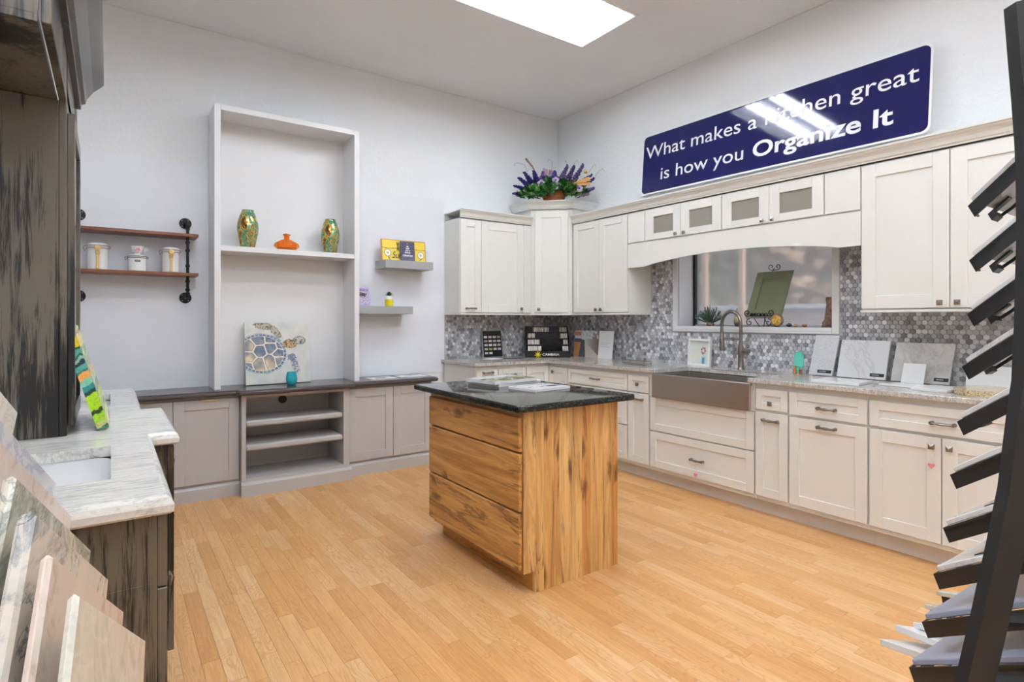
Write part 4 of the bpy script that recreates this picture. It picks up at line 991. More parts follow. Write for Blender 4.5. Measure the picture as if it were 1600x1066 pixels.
# ------------------------------------------------------------------ abstract canvas edge-on against the tower
r = T('canvas_painting', 'narrow green, yellow and teal abstract canvas leaning on the dark tower', 'painting', (0, 2.535, VT + .0015))
zd = Vector((-.115, 0, .395)).normalized(); nn = Vector((zd.z, 0, -zd.x))
mb = MB(); mb.slab((-.035, 0, .0), (0, .40, 0), zd * .412, nn, .036, .001); mb.done('canvas', 'canvasedge', r)
STR = [(0, '#3f9a76'), (.05, '#57b08f'), (.09, '#a8cc2e'), (.12, '#3d3520'), (.135, '#c5a214'), (.17, '#f3d500'), (.26, '#20452e'), (.28, '#4fa58e'), (.33, '#256255'), (.35, '#8ec0a4'), (.375, '#16303f'), (.41, '#53a595'), (.46, '#2f7d71'), (.48, '#f0a456'), (.54, '#86cdb4'), (.59, '#2d8b80'), (.64, '#143a3e'), (.68, '#a6d31c'), (.82, '#2c3e1a'), (.86, '#9ccb28'), (.93, '#c9c47a'), (.97, '#3a6c50')]
def strip(u, v):
    v2 = v + .018 * mn.noise(Vector((u * 2, v * 9, 3))) + (u - .5) * .03; c = STR[0][1]
    for a, b in STR:
        if v2 >= a: c = b
    n_ = mn.noise(Vector((u * 5, v * 60, 9))); return mixc(rgb(c), rgb('#101c18') if n_ > .2 else rgb('#e8f0c0'), abs(n_) * .22)
B0 = Vector((-.035, 0, .0))
paint('print', B0 + Vector((0, -.0006, 0)), nn, zd, .036, .412, 12, 160, strip, r, 'gprint')
paint('print', B0 + nn * .0366, (0, 1, 0), zd, .40, .412, 60, 90, lambda u, v: mixc(strip(u, v), rgb('#f0e070'), .45 + .5 * mn.noise(Vector((u * 6, v * 6, 4)))), r, 'gprint')

# ------------------------------------------------------------------ island reading matter
def booklet(name, label, cat, loc, rz, W, D, t, fn, group=None):
    r = T(name, label, cat, loc, rz, group); mb = MB(); mb.box(-W / 2, W / 2, -D / 2, D / 2, 0, t, .001); mb.done('pages', 'paper', r)
    paint('cover', (-W / 2, -D / 2, t + .0004), (1, 0, 0), (0, 1, 0), W, D, 60, 44, fn, r, 'gprint'); return r
def cov1(u, v):
    n_ = mn.noise(Vector((u * 5, v * 5, 1))); n2 = mn.noise(Vector((u * 22, v * 22, 1)))
    return mixc(mixc(rgb('#cfd3c4'), rgb('#7b7a3e'), n_ * 2 + (.5 if v > .5 else 0)), rgb('#2f2a20'), max(0, n2 * 1.5)) if v > .35 else mixc(rgb('#d3dade'), rgb('#eef0ee'), n_ + .5)
def cov2(u, v):
    c = rgb('#ececee'); n2 = mn.noise(Vector((u * 34, v * 14, 7)))
    if .08 < v < .26 and n2 > .02: c = rgb('#4a4d58')
    if .35 < v < .7 and u < .6 and mn.noise(Vector((u * 12, v * 12, 2))) > .18: c = rgb('#9aa0ac')
    if .62 < u < .95 and .5 < v < .72: c = rgb('#23242c') if n2 > -.2 else rgb('#9a9aa2')
    return c
sheet('magazine', 'lower magazine of the pair piled on the island top', 'magazine', (2.02, 2.93, .9305), .20, .38, .27, .016, group='magazines piled on the island')
booklet('magazine', 'green and white magazine on top of the pile on the island', 'magazine', (1.985, 2.91, .947), .16, .36, .26, .02, cov1, 'magazines piled on the island')
booklet('brochure', 'single white brochure with grey lettering near the island front corner', 'brochure', (2.02, 2.58, .9305), .12, .285, .22, .014, cov2)

# ------------------------------------------------------------------ kitchen counter objects
CZ = CT + .0008
r = T('sample_board', 'small black sample board with rows of stone chips, on the back counter', 'board', (3.165, 4.985, CZ))
zd = Vector((0, .13, 1)).normalized(); nn = Vector((0, -1, .13)).normalized()
mb = MB(); mb.slab((0, 0, 0), (.25, 0, 0), zd * .29, -nn, .012, .001); mb.done('frame', 'floatgrey', r)
mb = MB(); mb.slab(Vector((.008, 0, .008)) + nn * .0, (.234, 0, 0), zd * .274, nn, .001); mb.done('black_face', 'black', r)
CH = ['quartz', 'greymarble', 'tangranite', 'pinkstone', 'whitemarble', 'beigestone', 'greenstone']
for j in range(5):
    for i in range(4 if j < 4 else 2):
        mb = MB(); mb.slab(Vector((.022 + i * .055, 0, 0)) + zd * (.205 - j * .042) + nn * .001, (.04, 0, 0), zd * .022, nn, .003); mb.done('stone_chip', CH[(i * 3 + j * 2) % 7], r)
sheet('pamphlet', 'open white pamphlet lying before the small sample board', 'pamphlet', (3.16, 4.80, CZ), .3, .17, .12, .003)
sheet('pamphlet', 'dark pamphlet lying before the small sample board', 'pamphlet', (3.38, 4.78, CZ), -.3, .19, .10, .003, 'ink')
# stepped sample tower
r = T('sample_display', 'stepped black stone-sample display with a gold emblem in the counter corner', 'display', (3.865, 4.80, CZ), math.radians(-35.3))
W = .47; mb = MB(); mb.box(-W / 2, W / 2, -.15, .14, 0, .055, .002); mb.done('base', 'black', r)
mb = MB(); mb.prism([(.14, .055), (.14, .325), (.128, .325), (-.13, .056)], 0, W / 2 - .006, W / 2); mb.prism([(.14, .055), (.14, .325), (.128, .325), (-.13, .056)], 0, -W / 2, -W / 2 + .006); mb.box(-W / 2, W / 2, .13, .14, .055, .325); mb.done('cabinet', 'black', r)
for k in range(4):
    y = -.12 + k * .065; z = .057 + k * .066
    st_ = MB(); st_.box(-W / 2 + .007, W / 2 - .007, y, .13, z - .001, z + .008); st_ = st_.done('step', 'black', r)
    n1 = [9, 8, 5, 11][k]; n2 = [4, 3, 5, 5][k]
    xs = [-.21 + i * .016 for i in range(n1)] if k < 3 else [-.15 + i * .016 for i in range(n1)]
    xs += [.205 - i * .016 for i in range(n2)]
    for i, x in enumerate(xs):
        mb = MB(); mb.slab((x, y + .012, z + .009), (.013, 0, 0), (0, .02, .05), (0, 1, -.4), .006); mb.done('stone_chip', CH[(i * 5 + k * 3) % 7], st_)
text('lettering', 'CAMBRIA', .03, 'paper', r, (-.06, -.151, .018), (1, 0, 0), (0, 0, 1), width=.18, height=.034, depth=.0005, bold=.0005)
mb = MB()
for k in range(8): a = k * PI / 4; mb.slab((-.105, -.152, .028), (math.cos(a) * .026, 0, math.sin(a) * .026), (math.cos(a + .5) * .018, 0, math.sin(a + .5) * .018), (0, -1, 0), .001 + k * .0001)
mb.ball((-.105, -.152, .028), .014, 1, (1, .15, 1)); mb.done('gold_emblem', 'yellow', r)
# photo display
r = T('photo_board', 'kitchen photograph board standing in the counter corner right of the black display', 'picture', (4.12, 4.665, CZ), RE)
zd = Vector((0, .10, 1)).normalized(); nn = Vector((0, -1, .10)).normalized()
mb = MB(); mb.slab((0, 0, 0), (.40, 0, 0), zd * .285, -nn, .008, .0008); mb.done('board', 'paper', r)
def kphoto(u, v):
    if v < .32: c = mixc(rgb('#cfd6da'), rgb('#8a7a70'), mn.noise(Vector((u * 14, v * 9, 1))) * 1.8 + (.6 if u > .7 else 0))
    elif u < .28 - .1 * (v - .3): c = rgb('#c08a56') if v > .45 else rgb('#5b5f66')
    elif u < .42 + .1 * (v - .5) and v > .32 + (u - .2) * .2: c = rgb('#5b5c63')
    elif v < .32 + (u - .3) * .9: c = mixc(rgb('#e3ddd6'), rgb('#6a5a52'), (u - .3) * 1.4)
    else: c = rgb('#cfc3bb')
    if u < .25 and .05 < v < .2: c = rgb('#b7775a')
    return c
paint('print', nn * .0005, (1, 0, 0), zd, .40, .285, 70, 50, kphoto, r, 'gprint')
r = T('paper_stand', 'white sheet standing beside the kitchen photograph board', 'sign', (4.09, 4.255, CZ), RE)
mb = MB(); mb.slab((0, 0, 0), (.205, 0, 0), zd * .285, -nn, .003, .0005); mb.done('sheet', 'paper', r)
mb = MB(); [mb.slab(Vector((.03, 0, 0)) + zd * z + nn * .0003, (w_, 0, 0), zd * .003, nn, .0002) for z, w_ in ((.16, .14), (.14, .10), (.12, .13))]; mb.done('printed_lines', 'floatgrey', r)
r = T('wire_tray', 'low nickel wire tray on the counter left of the sink', 'tray', (3.80, 3.46, CZ), RE)
mb = MB()
for z, k in ((.012, 1.0), (.035, 1.04)): mb.tube([(-.12 * k, -.05 * k, z), (.12 * k, -.05 * k, z), (.12 * k, .05 * k, z), (-.12 * k, .05 * k, z), (-.12 * k, -.05 * k, z)], .003, 6)
for sx in (-1, 1):
    for sy in (-1, 1): mb.tube([(sx * .12, sy * .05, .0), (sx * .12, sy * .05, .012), (sx * .125, sy * .052, .036)], .003, 6)
mb.done('wire', 'nickel', r)
MB().box(-.118, .118, -.048, .048, .010, .013).done('base', 'steel', r)
r = T('shadow_box', 'white shadow-box frame with a pink flower in a blue vase, left of the faucet', 'picture', (4.15, 3.192, CZ), RE)
q = MB(); f = .018; Wd, Hh = .224, .234; zd = Vector((0, .08, 1)).normalized(); nn = Vector((0, -1, .08)).normalized()
for a, b, c, d in ((0, 0, Wd, f), (0, Hh - f, Wd, f), (0, f, f, Hh - 2 * f), (Wd - f, f, f, Hh - 2 * f)): q.slab(Vector((a, 0, 0)) + zd * b, (c, 0, 0), zd * d, -nn, .028)
q.done('frame', 'paper', r)
def fl(u, v):
    c = rgb('#d9ddcf')
    if abs(u - .70) < .012 and .45 < v < .8: c = rgb('#8a9a7c')
    if abs(u - .70) < .11 and v > .68: c = rgb('#9fc4d8')
    if abs(u - .70) < .05 and v > .72: c = rgb('#5c7f9c')
    for k in range(7):
        a = k * .9; 
        if math.hypot(u - .68 - .1 * math.cos(a), (v - .42) - .12 * math.sin(a)) < .05: c = rgb('#c98a98') if k % 2 else rgb('#8d6a5a')
    return c
paint('print', Vector((f - .001, 0, 0)) + zd * (f - .001) - nn * .018, (1, 0, 0), zd, Wd - 2 * f + .002, Hh - 2 * f + .002, 60, 60, fl, r)
r = T('dish_brush', 'teal long-handled dish brush standing in an amber holder, right of the faucet', 'brush', (4.12, 2.183, CZ), RE)
mb = MB(); mb.box(-.036, .036, -.006, .006, .05, .145, .006); mb.box(-.026, .026, -.005, .005, .135, .165, .005); mb.tube([(0, 0, .05), (-.006, 0, .012)], [.012, .010], 8); mb.done('head', 'tealplastic', r)
mb = MB(); mb.tube([(-.024, -.012, 0), (-.020, -.012, .06)], [.011, .009], 8); mb.done('bottle', 'amber', r)
mb = MB(); mb.tube([(.018, -.010, 0), (.018, -.010, .035)], .010, 8); mb.done('stub', 'wicker', r)
def slab_on_wall(name, label, X, ya, yb, hgt, mat, lean=.05, t=.018, tag_=None, tilt=0, cat='stone slab'):
    W = ya - yb; r = T(name, label, cat, (X, ya, CZ + t * lean / hgt), RE); zd = Vector((tilt, lean, hgt)).normalized(); nn = Vector((1, 0, 0)).cross(zd)
    if nn.y > 0: nn = -nn
    L = hgt; mb = MB(); mb.slab((0, 0, 0), (W, 0, 0), zd * L, -nn, t, .002); mb.done('slab', mat, r)
    if tag_:
        a, b = tag_; MB().slab(Vector((a, 0, 0)) + zd * .018 + nn * .0, (b - a, 0, 0), zd * .022, nn, .001).done('name_tag', 'black', r)
        MB().slab(Vector((a + .012, 0, 0)) + zd * .026 + nn * .001, ((b - a) * .5, 0, 0), zd * .006, nn, .0004).done('tag_print', 'floatgrey', r)
    return r
slab_on_wall('quartz_sample', 'narrow speckled quartz slab leaning under the window corner', 4.13, 2.12, 1.955, .292, 'speckle', .045, tag_=(.06, .155), tilt=.035)
slab_on_wall('marble_sample', 'white veined marble slab, middle of the three leaning slabs', 4.13, 1.925, 1.62, .262, 'whitemarble', .05, tag_=(.21, .295), tilt=.015)
slab_on_wall('marble_sample', 'grey marble slab, right of the three leaning slabs', 4.13, 1.59, 1.275, .255, 'greymarble', .05, tag_=(.235, .31), tilt=.02)
slab_on_wall('quartz_tile', 'small plain white tile leaning on the grey marble slab', 4.075, 1.512, 1.388, .128, 'quartz', .03, t=.01, tilt=.008, cat='tile')
slab_on_wall('display_card', 'white card with small lettering standing behind the granite piece', 4.10, 1.186, .90, .135, 'paper', .03, t=.003, cat='card')
def flat(name, label, x0, x1, ya, yb, z, t, mat, rz=0, cat='tile'):
    r = T(name, label, cat, ((x0 + x1) / 2, (ya + yb) / 2, z), rz); MB().box(-(x1 - x0) / 2, (x1 - x0) / 2, -(ya - yb) / 2, (ya - yb) / 2, 0, t, .0015).done('slab', mat, r); return r
flat('quartz_tile', 'large white quartz tile lying flat before the narrow speckled slab', 3.66, 3.93, 1.87, 1.60, CZ, .016, 'quartz', .12)
flat('quartz_tile', 'thin white tile lying flat below the small leaning tile', 3.83, 4.02, 1.53, 1.34, CZ, .008, 'quartz', -.2)
flat('quartz_tile', 'white tile lying flat beside the tan granite piece', 3.72, 3.98, 1.32, 1.14, CZ, .015, 'quartz', -.1)
r = T('granite_piece', 'rough-edged tan granite piece lying on the counter', 'stone', (3.84, 1.03, CZ)); mb = MB()
P = [(.17 * math.cos(a) * (1 + .1 * mn.noise(Vector((math.cos(a) * 2, math.sin(a) * 2, 1)))), .12 * math.sin(a) * (1 + .12 * mn.noise(Vector((math.cos(a) * 2, math.sin(a) * 2, 5))))) for a in [k * PI / 14 for k in range(28)]]
mb.prism(P, 2, 0, .03); mb.done('slab', 'tangranite', r)

# hanging heart charms on two handles
for lab, y, z, xx in (('pink heart charm hanging from the lower drawer pull under the sink', 2.665, .272, 3.56), ('pink charm hanging from the left square knob of the right-hand base doors', 1.18, .652, 3.573)):
    r = T('heart_charm', lab, 'charm', (xx, y, z - .022)); mb = MB(); mb.tube([(0, .012, .02), (0, .014, -.03), (0, 0, -.066)], .0009, 5); mb.tube([(0, -.012, .02), (0, -.014, -.03), (0, 0, -.066)], .0009, 5); mb.done('string', 'paper', r)
    mb = MB(); P = [(.0155 * math.sin(a) ** 3, .0135 * (math.cos(a) - .38 * math.cos(2 * a) - .15 * math.cos(3 * a)) - .08) for a in [k * PI / 12 for k in range(24)]]
    mb.prism(P, 0, -.003, .003); mb.done('heart', 'pink', r)
# ------------------------------------------------------------------ window sill objects
WZ = WO[2] + .0008; SXW = 4.30
r = T('potted_plant', 'dusty green branching foliage clump at the left end of the window sill', 'plant', (4.31, 3.07, WZ))
mb = MB(); mb.lathe([(0, 0), (.03, 0), (.034, .006), (.03, .03), (0, .034)], seg=14); mb.done('base', 'bark', r)
mb = MB(); rr = random.Random(3)
for k in range(34):
    a = rr.random() * 2 * PI; el = .25 + rr.random() * 1.2; L = .10 + rr.random() * .06; d = Vector((math.cos(a) * math.cos(el) * .7, math.sin(a) * math.cos(el), math.sin(el))); p = Vector((0, 0, .02))
    mb.tube([p, p + d * L * .5, p + d * L + Vector((0, 0, .01))], [.005, .0045, .003], 5)
    for q in range(3):
        b0 = p + d * L * (.45 + .18 * q); e2 = (d + Vector((rr.uniform(-.7, .7), rr.uniform(-.7, .7), rr.uniform(-.1, .6)))).normalized(); mb.tube([b0, b0 + e2 * .038], [.0045, .003], 5)
mb.done('foliage', 'stem', r)
lathe_thing('bud_vase', 'slim teardrop vase in copper glass on the window sill', 'vase', (4.30, 2.80, WZ), [(0, .001), (.016, 0), (.028, .03), (.030, .05), (.024, .08), (.010, .115), (.005, .15), (.0, .152)], 'brass')
# iron easel holding a green cabinet door
r = T('easel', 'black wrought-iron scroll easel on the window sill', 'easel', (4.31, 2.575, WZ), RE)
def spiral(cx, cz, r0, turns, a0, sgn_=1, y=0, n=22):
    return [(cx + sgn_ * r0 * (1 - .8 * i / n) * math.cos(a0 + turns * 2 * PI * i / n), y, cz + r0 * (1 - .8 * i / n) * math.sin(a0 + turns * 2 * PI * i / n)) for i in range(n + 1)]
mb = MB()
mb.tube([(-.012, .03, .0), (.012, .085, .42), (.04, .095, .475)], .0035, 6)
for s in (-1, 1):
    mb.tube([(.04, .095, .455)] + [(x + .04, .095, z) for x, y, z in spiral(s * .028, .485, .026, 1.1, -PI / 2 - (.3 if s > 0 else .3), s)], .003, 6)
mb.tube([(-.02, .18, 0), (.03, .09, .38)], .003, 6); mb.done('back_post', 'iron', r)
mb = MB(); mb.tube([(-.13, -.035, .070), (.10, -.035, .070)], .0035, 6); mb.tube([(-.12, -.035, .085), (.09, -.035, .085)], .003, 6)
for s, cx in ((-1, -.115), (1, .085)):
    mb.tube([(x, -.04, z) for x, y, z in spiral(cx + s * .0, .11, .028, 1.2, -PI / 2, s)], .004, 6)
for i in range(5):
    x = -.075 + i * .03; mb.tube([(x + .014 * math.cos(a), -.037, .095 + .013 * math.sin(a)) for a in [k * PI / 6 for k in range(13)]], .0035, 5)
for x in (-.075, -.05, .0, .03): mb.ball((x, -.037, .095), .011, 1, (1.2, .5, .8))
mb.done('scroll_ledge', 'iron', r)
mb = MB()
for s, cx in ((-1, -.10), (1, .065)):
    mb.tube([(cx - s * .0, -.035, .070)] + [(x, -.035, z) for x, y, z in spiral(cx, .032, .030, 1.15, PI / 2, -s)], .0035, 6)
mb.tube([(-.06, -.035, .07), (-.05, 0.03, .0)], .003, 6); mb.tube([(.03, -.035, .07), (.03, .03, .0)], .003, 6)
mb.tube([(x, -.035, z) for x, y, z in spiral(.10, .02, .02, 1.1, PI / 2, 1)], .003, 6); mb.done('scroll_foot', 'iron', r)
r = T('cabinet_door_sample', 'sage green sample cabinet door propped on the iron easel', 'door sample', (4.28, 2.715, WZ + .078), RE)
zd = Vector((.055, .12, .43)).normalized(); mb = MB(); q = shaker(0, .30, 0, .385, 0, rail=.065)
m4 = Matrix(((1, 0, zd.x, 0), (0, 1, zd.y, 0), (0, 0, zd.z, 0), (0, 0, 0, 1))); bmesh.ops.transform(q.bm, matrix=m4, verts=q.bm.verts[:]); q.done('door_panel', 'sage', r)
r = T('agate_slice', 'round polished agate slice with a dark rim beside the easel', 'stone', (4.27, 2.435, WZ), RE)
mb = MB(); mb.lathe([(0, -.010), (.040, -.010), (.052, -.004), (.052, .004), (.04, .01), (0, .01)], (0, 0, .052), 22, 'y'); mb.done('rim', 'bark', r)
mb = MB(); mb.lathe([(0, -.0125), (.036, -.0115), (.040, -.0105)], (0, 0, .052), 20, 'y'); mb.done('polished_face', 'agate', r)
for lab, y, rad, m in (('dark grey pebble on the sill, largest of the three small stones', 2.345, .021, 'pebble'), ('tan pebble on the sill, middle of the three small stones', 2.295, .016, 'straw'), ('amber brown pebble on the sill, nearest the driftwood', 2.225, .018, 'amber')):
    r = T('pebble', lab, 'stone', (4.28, y, WZ)); MB().ball((0, 0, rad * .72), rad, 2, (1, 1.05, .75), .12).done('stone', m, r)
r = T('driftwood', 'upright brown piece of bark at the right end of the window sill', 'wood', (4.32, 2.055, WZ))
mb = MB(); P = []
for k in range(13):
    z = k * .0185; n_ = mn.noise(Vector((1, 2, z * 22))); w_ = .046 + .012 * n_ + (.018 if k < 3 else 0)
    P.append([(math.cos(a) * .03 * (1 + .3 * mn.noise(Vector((math.cos(a), math.sin(a), z * 18)))), math.sin(a) * w_ * (1 + .3 * mn.noise(Vector((math.cos(a) * 2, math.sin(a) * 2, z * 20)))) - .006 * k * .3, z) for a in [i * PI / 8 for i in range(16)]])
V = [p for ring in P for p in ring]; F = [[j * 16 + i, j * 16 + (i + 1) % 16, (j + 1) * 16 + (i + 1) % 16, (j + 1) * 16 + i] for j in range(12) for i in range(16)] + [list(range(16))[::-1], [12 * 16 + i for i in range(16)]]
mb._add(V, F); mb.done('bark', 'bark', r); MB().ball((-.034, -.05, .013), .014, 1).done('knot', 'black', r)

# ------------------------------------------------------------------ flower basket on the corner cabinet
r = T('flower_basket', 'wicker basket of violet silk flowers and green leaves on the corner cabinet', 'flowers', (3.77, 4.57, 2.5568), -PI / 4)
rr = random.Random(11)
mb = MB(); R0 = [.10, .125, .135, .13]
for k in range(10):
    z = .008 + k * .012; R_ = .075 + .02 * math.sin(k / 9 * PI * .6); mb.tube([(R_ * math.cos(a * PI / 12) * (1.3 + .02 * ((a + k) % 2)), R_ * math.sin(a * PI / 12) * .75, z) for a in range(25)], .0072, 6)
mb.lathe([(0, .0), (.073, 0), (.073, .004)], seg=20, squash=.75); bk = mb.done('basket', 'wicker', r)
mb = MB()
for k in range(24): a = k * PI / 12; mb.tube([(.076 * 1.3 * math.cos(a), .076 * .75 * math.sin(a), 0), (.096 * 1.3 * math.cos(a), .096 * .75 * math.sin(a), .12)], .0045, 5)
mb.done('stakes', 'straw', bk)
mb = MB(); mb2 = MB()
for k in range(620):
    a = rr.random() * 2 * PI; t = rr.random() ** .5; x = math.cos(a) * t * .35 - .01; y = math.sin(a) * t * .10 - .05; z = .012 + (1 - t * t) * .17 * rr.random() + .06 * rr.random()
    if y < -.03 and abs(x - .05) < .05 and z < .08: continue
    d = Vector((x * 2.2 + rr.uniform(-.4, .4), -.5 + rr.uniform(-.6, .5), .35 + rr.uniform(-.5, .7)))
    (mb if k % 4 else mb2).leaf((x, y, z), d, .055 + .03 * rr.random(), .044 + .022 * rr.random(), (rr.uniform(-.4, .4), -.6, 1))
mb.done('leaves', 'leaf', r, kind='stuff'); mb2.done('pale_leaves', 'leafp', r, kind='stuff')
def spike(base, tip, m, n=34, w_=.046):
    mb = MB(); b0, t0 = Vector(base), Vector(tip)
    for i in range(n):
        t = i / n; p = b0 + (t0 - b0) * t; k = w_ * (1 - t * .75); a = i * 2.4
        mb.ball(p + Vector((math.cos(a) * k * .55, math.sin(a) * k * .55, rr.uniform(-.004, .004))), .010 + k * .18, 1, (1, 1, .9), .3)
    mb.done('flower_spike', m, r); MB().tube([(b0 * .4) + Vector((0, 0, .05)), b0, t0], .0025, 5).done('stem', 'leaf', r)
for bx, bz, tx, tz, m in ((-.27, .13, -.40, .15, 'navy'), (-.26, .17, -.36, .24, 'navy'), (-.22, .19, -.30, .29, 'navy'), (-.17, .2, -.20, .30, 'navy'), (-.30, .07, -.41, .075, 'navy'), (-.04, .22, -.02, .30, 'lilac'), (.0, .2, .02, .29, 'navy'), (.08, .21, .15, .35, 'purple'), (.14, .2, .22, .335, 'purple'), (.20, .18, .31, .345, 'purple'), (.24, .16, .40, .24, 'navy'), (.27, .12, .42, .20, 'navy'), (.30, .07, .42, .10, 'purple'), (.28, .05, .36, .04, 'lilac'), (-.12, .2, -.10, .29, 'purple'), (-.07, .2, -.09, .32, 'lilac')):
    spike((bx, -.04 + rr.uniform(-.03, .03), bz), (tx, -.09 + rr.uniform(-.03, .03), tz), m)
for x, z in ((.03, .185), (.03, .125), (-.12, .16), (.27, .09)):
    mb = MB()
    for k in range(5): a = k * 2 * PI / 5 + .3; mb.ball((x + .021 * math.cos(a), -.135, z + .021 * math.sin(a)), .019, 1, (1, .35, 1))
    p = mb.done('pansy', 'lilac', r); MB().ball((x, -.145, z), .010, 1, (1, .5, 1)).done('pansy_eye', 'navy', p)
mb = MB()
for k in range(16): a = rr.uniform(-.25, .35); mb.tube([(.16, -.10, .14), (.16 + .22 * math.cos(a), -.12, .14 + .14 * math.sin(a) + .02)], [.003, .006], 5)
for k in range(12): a = rr.uniform(.9, 2.0); mb.tube([(-.06, -.05, .18), (-.06 + .12 * math.cos(a), -.06, .18 + .14 * math.sin(a))], [.003, .006], 5)
mb.done('wheat', 'straw', r)
mb = MB(); mb.ball((-.27, -.1, .10), .032, 1, (1, .7, 1.1), .3); mb.ball((.33, -.05, .28), .022, 1, (1, .7, 1), .3); mb.done('dried_pod', 'straw', r)
mb = MB(); mb.tube([(-.15, -.03, .22), (-.22, -.03, .36), (-.29, -.03, .45)], [.006, .009, .013], 6); mb.done('cattail_stem', 'bark', r)
mb = MB()
for x0, z0, s in ((-.2, .2, -1), (.0, .22, -.3), (.1, .2, .1), (.3, .15, .6), (.34, .1, .8), (.12, .2, .6)):
    mb.tube([(x0, 0, z0), (x0 + s * .08, .02, z0 + .12), (x0 + s * .13 + .02, .02, z0 + .20), (x0 + s * .2, .0, z0 + .22), (x0 + s * .22, .0, z0 + .19)], .0014, 4)
mb.done('tendrils', 'bark', r)

# ------------------------------------------------------------------ left rack of stone samples, beside the camera
E1 = Vector((.177, .817, -.549)).normalized(); E2 = Vector((.068, .682, .729)).normalized(); NF = Vector((.970, -.166, .065)).normalized()
rack = T('sample_rack', 'low black rack of slanted slots holding the leaning stone samples', 'rack', (-.15, .9, 0))
def loc_(v): return Vector(v) - Vector((-.15, .9, 0))
L = .40
SL = [(228, 998, .879, 'creamstone', 'cream-white marble sample in front, nearest of the leaning samples', .010),
      (194, 953, .933, 'pinkstone', 'pink beige marble sample, directly behind the cream-white one', .011),
      (170, 903, .986, 'inkstone', 'white marble sample with ink-blue veins, third from the front', .018),
      (143, 858, 1.035, 'greenstone', 'green-grey marble sample with dark veins, fourth from the front', .014),
      (113, 805, 1.085, 'pinkstone', 'pink marble sample with rusty marks, fifth from the front', .018),
      (89, 754, 1.135, 'bluestone', 'blue-white marble sample, second from the back of the leaning row', .018),
      (29, 644, 1.22, 'beigestone', 'beige cream marble sample, hindmost and highest of the leaning row', .02),
      (292, 1114, .80, 'pinkstone', 'small pink beige sample corner at the very bottom of the leaning row', .014)]
rails = MB()
for x, y, d, m, lab, t in SL:
    P1 = rk(d, (x - 800) / 888 * d, 1.33 + (499 - y) / 888 * d); P0 = P1 - E1 * L
    o_ = P0 - E2 * L
    rs = T('stone_sample', lab, 'stone sample', o_)
    mb = MB(); mb.slab(NF * -t, E1 * L, E2 * L, NF, t, .0045); mb.done('slab', m, rs)
    a = loc_(o_); rails.tube([a - NF * t / 2 - E2 * .007 + E1 * .02, a + E1 * L * .98 - NF * t / 2 - E2 * .007], .006, 6)
rails.done('rail', 'blackmetal', rack)
for u in (.06, .36):
    a = loc_(rk(SL[0][2], (SL[0][0] - 800) / 888 * SL[0][2], 1.33 + (499 - SL[0][1]) / 888 * SL[0][2]) - E1 * (L - u) - E2 * (L + .016)); b = loc_(rk(SL[6][2], (SL[6][0] - 800) / 888 * SL[6][2], 1.33 + (499 - SL[6][1]) / 888 * SL[6][2]) - E1 * (L - u) - E2 * (L + .016))
    MB().tube([a + Vector((.03, 0, -.02)), b], .009, 8).done('crossbar', 'blackmetal', rack)
    for p in (a + (b - a) * .05, a + (b - a) * .9): MB().box(p.x - .012, p.x + .012, p.y - .012, p.y + .012, 0, p.z, .002).done('leg', 'blackmetal', rack)

# ------------------------------------------------------------------ right sample tower, beside the camera
er = Vector((1, -.08, -.63)).normalized(); wv = Vector((.8, 1.2, -.03)).normalized()       # (depth, lateral, height) in the rack's frame
def R3(v): return rk(*v)
EV, WV = R3(er), R3(wv); UV = EV.cross(R3(Vector((.08, 1, 0)))); UV = UV if UV.z > 0 else -UV; UV.normalize()
TR0 = rk(.80, .80, 0)
rack = T('sample_tower', 'tall black metal display tower with slanted trays at the right edge', 'display rack', TR0)
def lt(v): return Vector(v) - TR0
TIPS = [(1508, 240), (1512, 322), (1514, 407), (1511, 491), (1503, 573), (1495, 659), (1484, 742), (1473, 825), (1458, 897), (1440, 972), (1420, 1043), (1398, 1118)]
MT = [None, 'greymarble', 'quartz', 'quartz', 'whitemarble', 'quartz', 'quartz', 'whitemarble', 'whitemarble', 'slate', 'slate', 'slate']
NAMES = ['', 'grey marble sample on the top tray of the black tower', 'white sample on the second tray from the top of the black tower', 'white sample on the third tray from the top of the black tower', 'white marble sample on the fourth tray from the top of the black tower', 'white sample on the fifth tray of the black tower, in front of the long drawer', 'white sample on the sixth tray of the black tower, in front of the base doors', 'white sample with a dark label on the seventh tray of the black tower', 'white sample with a dark label on the eighth tray, just above the floor samples', 'blue-grey sample on the ninth tray of the black tower', 'blue-grey sample on the tenth tray of the black tower, near the picture edge', 'blue-grey sample on the bottom tray of the black tower']
TL_, TWd, TH = .40, .30, .024
